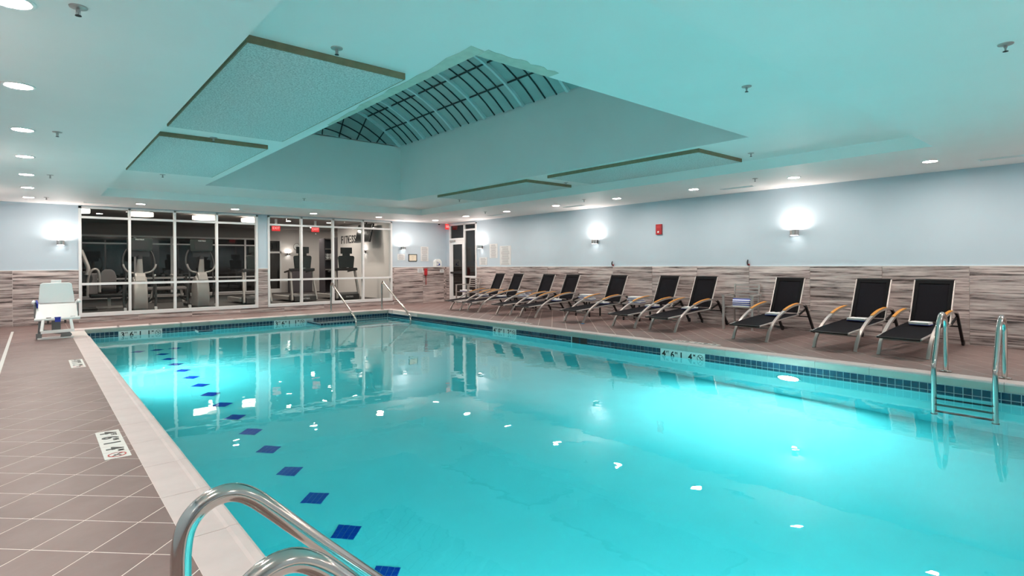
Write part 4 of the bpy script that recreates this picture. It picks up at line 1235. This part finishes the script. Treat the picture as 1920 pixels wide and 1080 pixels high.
# far wall: a band of night windows on the left, door and plaster on the right
wf = MB().box(GX0, 7.3, GY1, GY1 + 0.15, 2.44, GC).box(GX0, 7.3, GY1, GY1 + 0.15, GZ, GZ + 0.10).box(7.3, 7.62, GY1, GY1 + 0.15, GZ, GC).box(8.36, GXF, GY1, GY1 + 0.15, GZ, GC).box(7.62, 8.36, GY1, GY1 + 0.15, 2.40, GC)
wf = wf.build('wall_gym_far', ['gym_paint'], label='far wall of the fitness room with dark night windows', kind='structure')
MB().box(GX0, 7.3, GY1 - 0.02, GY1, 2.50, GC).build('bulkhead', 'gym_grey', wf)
wv = thing('window_4', 'dark night windows with white mullions at the back of the fitness room', None, (0, GY1, 0), kind='structure')
cols = [-0.6, 1.28, 2.92, 4.13, 4.27, 5.75, 6.86, 7.28]
for x in cols:
    MB().box(x - 0.035, x + 0.035, -0.05, 0.05, GZ + 0.1, 2.44).build('mullion', 'white_metal', wv)
for z_, t in ((0.20, 0.05), (0.84, 0.055), (2.18, 0.05), (2.45, 0.045)):
    MB().box(GX0, 7.3, -0.04, 0.05, z_ - t / 2, z_ + t / 2).build('rail', 'white_metal', wv)
for a, b_ in zip([GX0] + cols[:-1], cols):
    if b_ - a > 0.2:
        for z0, z1 in ((0.225, 0.812), (0.868, 2.155), (2.205, 2.425)):
            MB().box(a + 0.035, b_ - 0.035, 0.0, 0.012, z0, z1).build('pane', 'night_glass', wv)
dg = thing('door_2', 'dark glazed door at the back of the fitness room', None, (7.62, GY1, GZ), kind='structure')
MB().box(0, 0.06, -0.04, 0.06, 0, 2.30).build('jamb', 'white_metal', dg)
MB().box(0.68, 0.74, -0.04, 0.06, 0, 2.30).build('jamb', 'white_metal', dg)
MB().box(0, 0.74, -0.04, 0.06, 1.75, 1.83).build('rail', 'white_metal', dg)
MB().box(0.06, 0.68, 0, 0.012, 0.18, 1.75).build('pane', 'night_glass', dg)
MB().box(0.06, 0.68, 0, 0.012, 1.83, 2.30).build('pane', 'night_glass', dg)
MB().box(0.06, 0.68, -0.02, 0.02, 0, 0.18).build('bottom_rail', 'white_metal', dg)

# ceiling drums and spots
def drum(x, y, r, label):
    d = thing('drum_light', label, 'ceiling light', (x, y, GC), 0, 'drum lights in the fitness room')
    MB().lathe([(r, -0.165), (r, -0.055)], 20).build('shade', 'drum_shade', d, smooth=True)
    MB().lathe([(0.06, -0.056), (0.06, -0.001)], 16).build('canopy', 'white_metal', d)
    MB().lathe([(r + 0.006, -0.060), (r + 0.006, -0.050), (r - 0.004, -0.050), (r - 0.004, -0.060), (r + 0.006, -0.060)], 32).build('hoop', 'steel', d, smooth=True)
drum(0.85, 18.9, 0.30, 'white drum ceiling light in the fitness room, far left')
drum(2.35, 19.2, 0.30, 'white drum ceiling light above the left elliptical')
drum(4.05, 19.5, 0.34, 'white drum ceiling light above the right elliptical')
drum(5.45, 19.6, 0.30, 'white drum ceiling light behind the teal column')
gl_r = MB().lathe([(0.075, 0), (0.095, 0), (0.095, -0.008), (0.075, -0.008), (0.075, 0)], 20).mesh('trim_ring', 'white_plastic')
gl_l = disc(0.075, 10)
gl_l.v = [(x, y, -0.005) for x, y, z_ in gl_l.v]
gl_l = gl_l.mesh('lens', 'gym_lens')
for i, (x, y) in enumerate(((6.3, 18.6), (7.5, 18.6), (8.6, 18.6), (7.0, 20.6), (8.5, 20.6), (7.4, 22.8), (9.0, 23.6), (10.6, 23.6), (4.8, 17.2), (2.9, 17.1), (1.2, 17.2), (1.5, 21.0), (4.5, 21.0))):  # the spots nearest the window are added to light the ellipticals
    d = thing('gym_spotlight', 'small recessed ceiling spot in the fitness room, %s of the set' % ORD[i], 'ceiling light', (x, y, GC), 0, 'recessed spots in the fitness room')
    put('trim_ring', gl_r, d)
    put('lens', gl_l, d)
exit_sign((6.37, 20.0, 2.60), 0, 'red exit sign inside the fitness room, left of the pair', up=GC)
exit_sign((7.75, 20.0, 2.61), 0, 'red exit sign inside the fitness room, right of the pair', up=GC)

# television on its bracket
tv = thing('television', 'flat black television hung high beside the fitness lettering', 'television', (9.12, 18.87, GC), -PI / 2)
MB().box(-0.58, 0.58, -0.035, 0.035, -0.34, 0.34).build('screen_case', 'black_plastic', tv, (0, 0, -0.46), (-0.22, 0, 0), bevel=0.01)
MB().box(-0.55, 0.55, -0.040, -0.035, -0.31, 0.31).build('screen', 'tv_screen', tv, (0, 0, -0.46), (-0.22, 0, 0))
MB().box(-0.15, 0.15, 0.04, 0.10, -0.6, -0.2).build('bracket', 'black_frame', tv)
MB().tube([(0, 0.08, -0.002), (0, 0.08, -0.5)], 0.03, 10).build('pole', 'black_frame', tv)

# cabinets with towel shelves in the alcove
cb = thing('towel_cabinet', 'tall dark cabinet beside the fitness lettering', 'cabinet', (9.70, 22.35, GZ))
MB().box(-0.25, 0.25, -0.30, 0.30, 0, 2.35).build('carcass', 'cabinet', cb)
MB().box(-0.265, -0.25, -0.28, 0.28, 0.05, 1.0).build('door', 'cabinet', cb)
MB().box(-0.265, -0.25, -0.28, 0.28, 1.03, 2.3).build('door', 'cabinet', cb)
sh = thing('towel_shelf', 'open dark shelf unit holding rolled towels in the fitness room', 'shelf', (9.60, 23.3, GZ))
MB().box(-0.28, 0.28, 0.24, 0.28, 0, 2.35).build('back', 'cabinet', sh)
for s in (-1, 1): MB().box(s * 0.28 - 0.02, s * 0.28 + 0.02, -0.28, 0.28, 0, 2.35).build('side', 'cabinet', sh)
for z_ in (0.02, 0.62, 1.02, 1.45, 1.90, 2.33): MB().box(-0.26, 0.26, -0.28, 0.24, z_ - 0.02, z_ + 0.02).build('shelf_board', 'gym_silver', sh)
for k in range(5):
    MB().tube([(9.60 - 0.14 + 0.14 * (k % 3), 23.06, GZ + 1.47 + 0.06 + (0.115 if k > 2 else 0)), (9.60 - 0.14 + 0.14 * (k % 3), 23.4, GZ + 1.47 + 0.06 + (0.115 if k > 2 else 0))], 0.058, 12).build('rolled_towel', 'towel_white', smooth=True, label='white rolled towel on the fitness room shelf, number %s of the pile' % ORD[k], cat='towel', group='rolled towels on the gym shelf')
lc = thing('low_locker', 'low dark locker under the shelf in the fitness room', 'cabinet', (8.95, 24.9, GZ))
MB().box(-0.45, 0.45, -0.25, 0.25, 0, 1.0).build('carcass', 'cabinet', lc)
for s in (-1, 1): MB().box(s * 0.225 - 0.21, s * 0.225 + 0.21, -0.265, -0.25, 0.06, 0.94).build('door', 'cabinet', lc)
sconce((8.66, GY1, 1.80), 0, 'lit wall sconce on the far wall of the fitness room', 'gym_sconce_lens')
sconce((GX1, 19.45, 1.80), -PI / 2, 'lit wall sconce on the fitness lettering wall', 'gym_sconce_lens')
nb = thing('wall_clock', 'round clock on the far wall of the fitness room', 'clock', (9.05, GY1, 2.15))
MB().lathe([(0.15, 0), (0.15, -0.03), (0.135, -0.035)], 24, axis='y').build('case', 'steel', nb)
MB().lathe([(0.134, -0.032), (0.133, -0.036)], 24, axis='y').build('face', 'white_plastic', nb)
MB().bar((0, -0.040, 0), (0.05, -0.040, 0.07), 0.008, 0.004).bar((0, -0.040, 0), (-0.02, -0.040, 0.05), 0.010, 0.004).build('hands', 'sign_black', nb)
notice((9.16, GY1, 1.62), 0, 0.28, 0.34, 'small framed notice on the far wall of the fitness room', 5, 'cream_paper')

# ------------------------------------------------------------------ elliptical trainers
def make_elliptical():
    e = thing('elliptical_trainer', 'x', 'elliptical', (0, 0, GZ), 0, 'elliptical trainers')
    prof = [(-0.18, 0.05), (0.42, 0.05), (0.46, 0.20), (0.45, 0.55), (0.36, 0.78), (0.20, 0.90), (0.04, 0.93), (-0.08, 0.86), (-0.18, 0.62), (-0.22, 0.30)]
    MB().prism(prof, -0.16, 0.16, 'x').build('shroud', 'gym_silver', e, bevel=0.05, bseg=3, smooth=True)
    MB().prism([(-0.20, 0.80), (0.16, 0.80), (0.12, 0.95), (0.02, 1.03), (-0.06, 1.03), (-0.13, 0.95)], -0.12, 0.12, 'x').build('shoulder', 'gym_silver', e, bevel=0.03)
    MB().tube([(0, 0.05, 0.92), (0, 0.02, 1.15), (0, -0.02, 1.36), (0, -0.03, 1.42)], [0.085, 0.072, 0.058, 0.05], 16).build('neck', 'gym_silver', e, smooth=True)
    MB().tube([(0, -0.03, 1.40), (0, -0.03, 1.50)], [0.062, 0.05], 16).build('collar', 'black_plastic', e, smooth=True)
    co = MB().prism([(-0.26, 1.62), (0.26, 1.62), (0.28, 1.66), (0.29, 1.93), (0.27, 1.96), (-0.27, 1.96), (-0.29, 1.93), (-0.28, 1.66)], -0.06, 0.02, 'y').build('console', 'gym_console', e, bevel=0.012)
    put('lettering', text_mesh('MATRIX', 0.055, 0.001, 'white_plastic'), co, (0, -0.062, 1.915), (PI / 2, 0, 0))
    MB().prism([(-0.17, 1.66), (0.17, 1.66), (0.20, 1.88), (-0.20, 1.88)], -0.066, -0.058, 'y').build('back_cover', 'gym_dark', co)
    MB().box(-0.22, 0.22, -0.03, 0.0, 1.46, 1.63).build('console_stem', 'black_plastic', e)
    for s in (-1, 1):
        MB().tube(smooth_path([(s * 0.30, 0.02, 0.30), (s * 0.32, 0.0, 0.75), (s * 0.30, 0.03, 1.00), (s * 0.36, 0.12, 1.25), (s * 0.33, 0.22, 1.50), (s * 0.26, 0.26, 1.66)], 4), 0.021, 10).build('swing_arm', 'gym_dark', e, smooth=True)
        MB().tube(smooth_path([(s * 0.12, 0.05, 1.02), (s * 0.26, 0.02, 1.06), (s * 0.34, -0.02, 1.16), (s * 0.37, -0.02, 1.26)], 4), 0.024, 10).build('fixed_grip', 'gym_silver', e, smooth=True)
        MB().tube([(s * 0.30, 0.02, 0.34), (s * 0.26, 0.50, 0.22), (s * 0.22, 1.30, 0.26)], 0.028, 8).build('pedal_arm', 'gym_dark', e, smooth=True)
        MB().box(s * 0.22 - 0.08, s * 0.22 + 0.08, 0.85, 1.25, 0.28, 0.33).build('pedal', 'black_plastic', e, bevel=0.015)
        MB().tube([(s * 0.34, -0.10, 0.05), (s * 0.36, -0.02, 0.30), (s * 0.35, 0.0, 0.80)], 0.03, 8).build('front_link', 'gym_dark', e, smooth=True)
        MB().box(s * 0.34 - 0.03, s * 0.34 + 0.03, -0.20, -0.08, 0.0, 0.12).build('foot', 'white_metal', e, bevel=0.01)
    MB().box(-0.38, 0.38, -0.18, -0.10, 0.0, 0.06).build('stabiliser', 'gym_dark', e)
    MB().box(-0.06, 0.06, -0.10, 1.7, 0.0, 0.08).build('base_rail', 'gym_dark', e)
    return e
el = make_elliptical()
el.location = (2.13, 17.75, GZ)
el['label'] = 'silver elliptical trainer behind the second pane of the left window'
dup(el, (3.62, 17.85, GZ), 0.06, 'silver elliptical trainer behind the third pane of the left window')

# ------------------------------------------------------------------ treadmills
def make_treadmill():
    t = thing('treadmill', 'x', 'treadmill', (0, 0, GZ), 0, 'treadmills')
    hd = MB().prism([(-0.10, 0.03), (-0.06, 0.20), (0.10, 0.26), (0.42, 0.24), (0.50, 0.14), (0.50, 0.03)], -0.36, 0.36, 'x').build('motor_hood', 'gym_dark', t, bevel=0.02)
    put('lettering', text_mesh('MATRIX', 0.075, 0.001, 'white_plastic'), hd, (0, -0.088, 0.115), (PI / 2 - 0.22, 0, 0))
    MB().box(-0.28, 0.28, 0.48, 1.95, 0.14, 0.17).build('belt', 'black_plastic', t)
    for s in (-1, 1):
        MB().box(s * 0.34 - 0.06, s * 0.34 + 0.06, 0.45, 2.0, 0.06, 0.185).build('side_rail', 'gym_silver', t, bevel=0.012)
        MB().bar((s * 0.40, 0.02, 0.05), (s * 0.36, 0.30, 1.03), 0.055, 0.11, (0, 1, 0)).build('upright', 'gym_silver', t, bevel=0.015)
        MB().tube([(s * 0.34, 0.20, 1.05), (s * 0.36, 0.50, 1.02), (s * 0.36, 0.85, 0.98)], [0.045, 0.035, 0.03], 10).build('handrail', 'gym_dark', t, smooth=True)
    MB().bar((-0.40, 0.25, 1.06), (0.40, 0.25, 1.06), 0.22, 0.10).build('dash', 'gym_dark', t, bevel=0.03)
    MB().prism([(-0.26, 1.10), (0.26, 1.10), (0.30, 1.48), (0.26, 1.53), (-0.26, 1.53), (-0.30, 1.48)], 0.16, 0.22, 'y').build('console', 'gym_console', t, bevel=0.02)
    MB().box(-0.13, 0.13, 0.17, 0.21, 1.52, 1.62).build('screen_neck', 'gym_console', t)
    MB().box(-0.21, 0.21, 0.16, 0.20, 1.60, 1.82).build('screen', 'gym_console', t, bevel=0.015)
    MB().bar((0.0, 0.14, 1.115), (0.07, 0.14, 1.115), 0.02, 0.012).build('badge', 'white_metal', t)
    return t
tm = make_treadmill()
tm.location = (5.28, 18.3, GZ)
tm['label'] = 'grey treadmill seen either side of the teal column'
for (x, lab) in ((6.75, 'grey treadmill in the middle of the right window'), (8.27, 'grey treadmill in front of the fitness lettering')):
    dup(tm, (x, 18.35, GZ), 0.0, lab)

# ------------------------------------------------------------------ strength machines at the left
wm = thing('weight_machine', 'grey strength machine with curved arm at the left edge of the window', 'weight machine', (1.05, 19.0, GZ))
MB().box(-0.25, -0.13, 0, 0.12, 0, 1.75).build('column', 'gym_silver', wm)
MB().box(-0.35, 0.25, -0.05, 0.6, 0, 0.06).build('base', 'gym_dark', wm)
MB().tube(smooth_path([(-0.10, 0, 1.65), (-0.02, -0.05, 1.40), (0.05, -0.10, 1.15), (0.02, -0.12, 0.98)], 4), 0.05, 10).build('arm', 'gym_silver', wm, smooth=True)
MB().tube(smooth_path([(0.03, -0.1, 0.4), (0.05, -0.1, 0.9), (0.15, -0.1, 1.12), (0.28, -0.1, 1.05), (0.30, -0.1, 0.5)], 5), 0.03, 8).build('roll_frame', 'gym_silver', wm, smooth=True)
MB().box(0.02, 0.26, -0.04, 0.06, 0.45, 1.02).build('back_pad', 'gym_pad', wm, bevel=0.03)
MB().lathe([(0.18, -0.03), (0.20, 0), (0.18, 0.03)], 24, (-0.05, -0.06, 0.88), axis='y').build('cam_wheel', 'gym_dark', wm)
bn = thing('weight_bench', 'padded bench machine with rounded backrest in the fitness room', 'bench', (1.62, 19.7, GZ))
MB().prism([(-0.19, 0.55), (0.19, 0.55), (0.20, 0.90), (0.16, 1.05), (0.08, 1.12), (-0.08, 1.12), (-0.16, 1.05), (-0.20, 0.90)], 0.20, 0.28, 'y').build('back_pad', 'gym_pad', bn, bevel=0.02)
MB().box(-0.45, 0.55, -0.25, 0.15, 0.32, 0.42).build('seat_pad', 'black_plastic', bn, bevel=0.03)
MB().tube([(-0.45, 0.0, 0.70), (0.50, 0.0, 0.72)], 0.05, 10).build('roller', 'gym_dark', bn)
MB().box(-0.04, 0.04, -0.05, 0.05, 0, 0.34).build('leg', 'gym_silver', bn)
MB().bar((0.2, 0.0, 0.4), (0.52, 0.0, 0.72), 0.05, 0.05).build('lever', 'gym_dark', bn)
MB().bar((-0.3, 0.0, 0.04), (0.4, 0.0, 0.04), 0.08, 0.06).build('base', 'gym_silver', bn)
db = thing('dumbbell_bench', 'flat exercise bench with angled legs at the back of the fitness room', 'bench', (3.35, 21.6, GZ))
MB().box(-0.65, 0.65, -0.15, 0.15, 0.42, 0.50).build('pad', 'gym_pad', db, bevel=0.025)
for s in (-1, 1):
    MB().bar((s * 0.40, 0, 0.43), (s * 0.48, 0, 0.0), 0.07, 0.07, (0, 1, 0)).build('leg', 'gym_silver', db)
MB().bar((-0.40, 0, 0.30), (0.40, 0, 0.30), 0.05, 0.05).build('spine', 'gym_dark', db)
rk = thing('dumbbell_rack', 'long rail rack below the back windows of the fitness room', 'rack', (3.4, 23.6, GZ))
for z_ in (0.45, 0.80):
    MB().box(-0.9, 0.9, -0.14, 0.14, z_ - 0.02, z_ + 0.02).build('shelf', 'gym_silver', rk)
for s in (-1, 1):
    MB().box(s * 0.85 - 0.03, s * 0.85 + 0.03, -0.15, 0.15, 0, 0.86).build('upright', 'gym_dark', rk)
for k in range(6):
    d = thing('dumbbell', 'chrome ended dumbbell on the rack, %s from the left' % ORD[k], 'dumbbell', (3.4 - 0.7 + 0.28 * k, 23.6, GZ + 0.873), 0, 'dumbbells on the rack')
    MB().tube([(0, -0.11, 0), (0, 0.11, 0)], 0.016, 8).build('bar', 'steel', d)
    for s in (-1, 1):
        MB().lathe([(0.03, -0.025), (0.05, -0.02), (0.05, 0.02), (0.03, 0.025)], 12, (0, s * 0.09, 0), axis='y').build('weight', 'gym_dark' if k % 2 else 'steel', d)
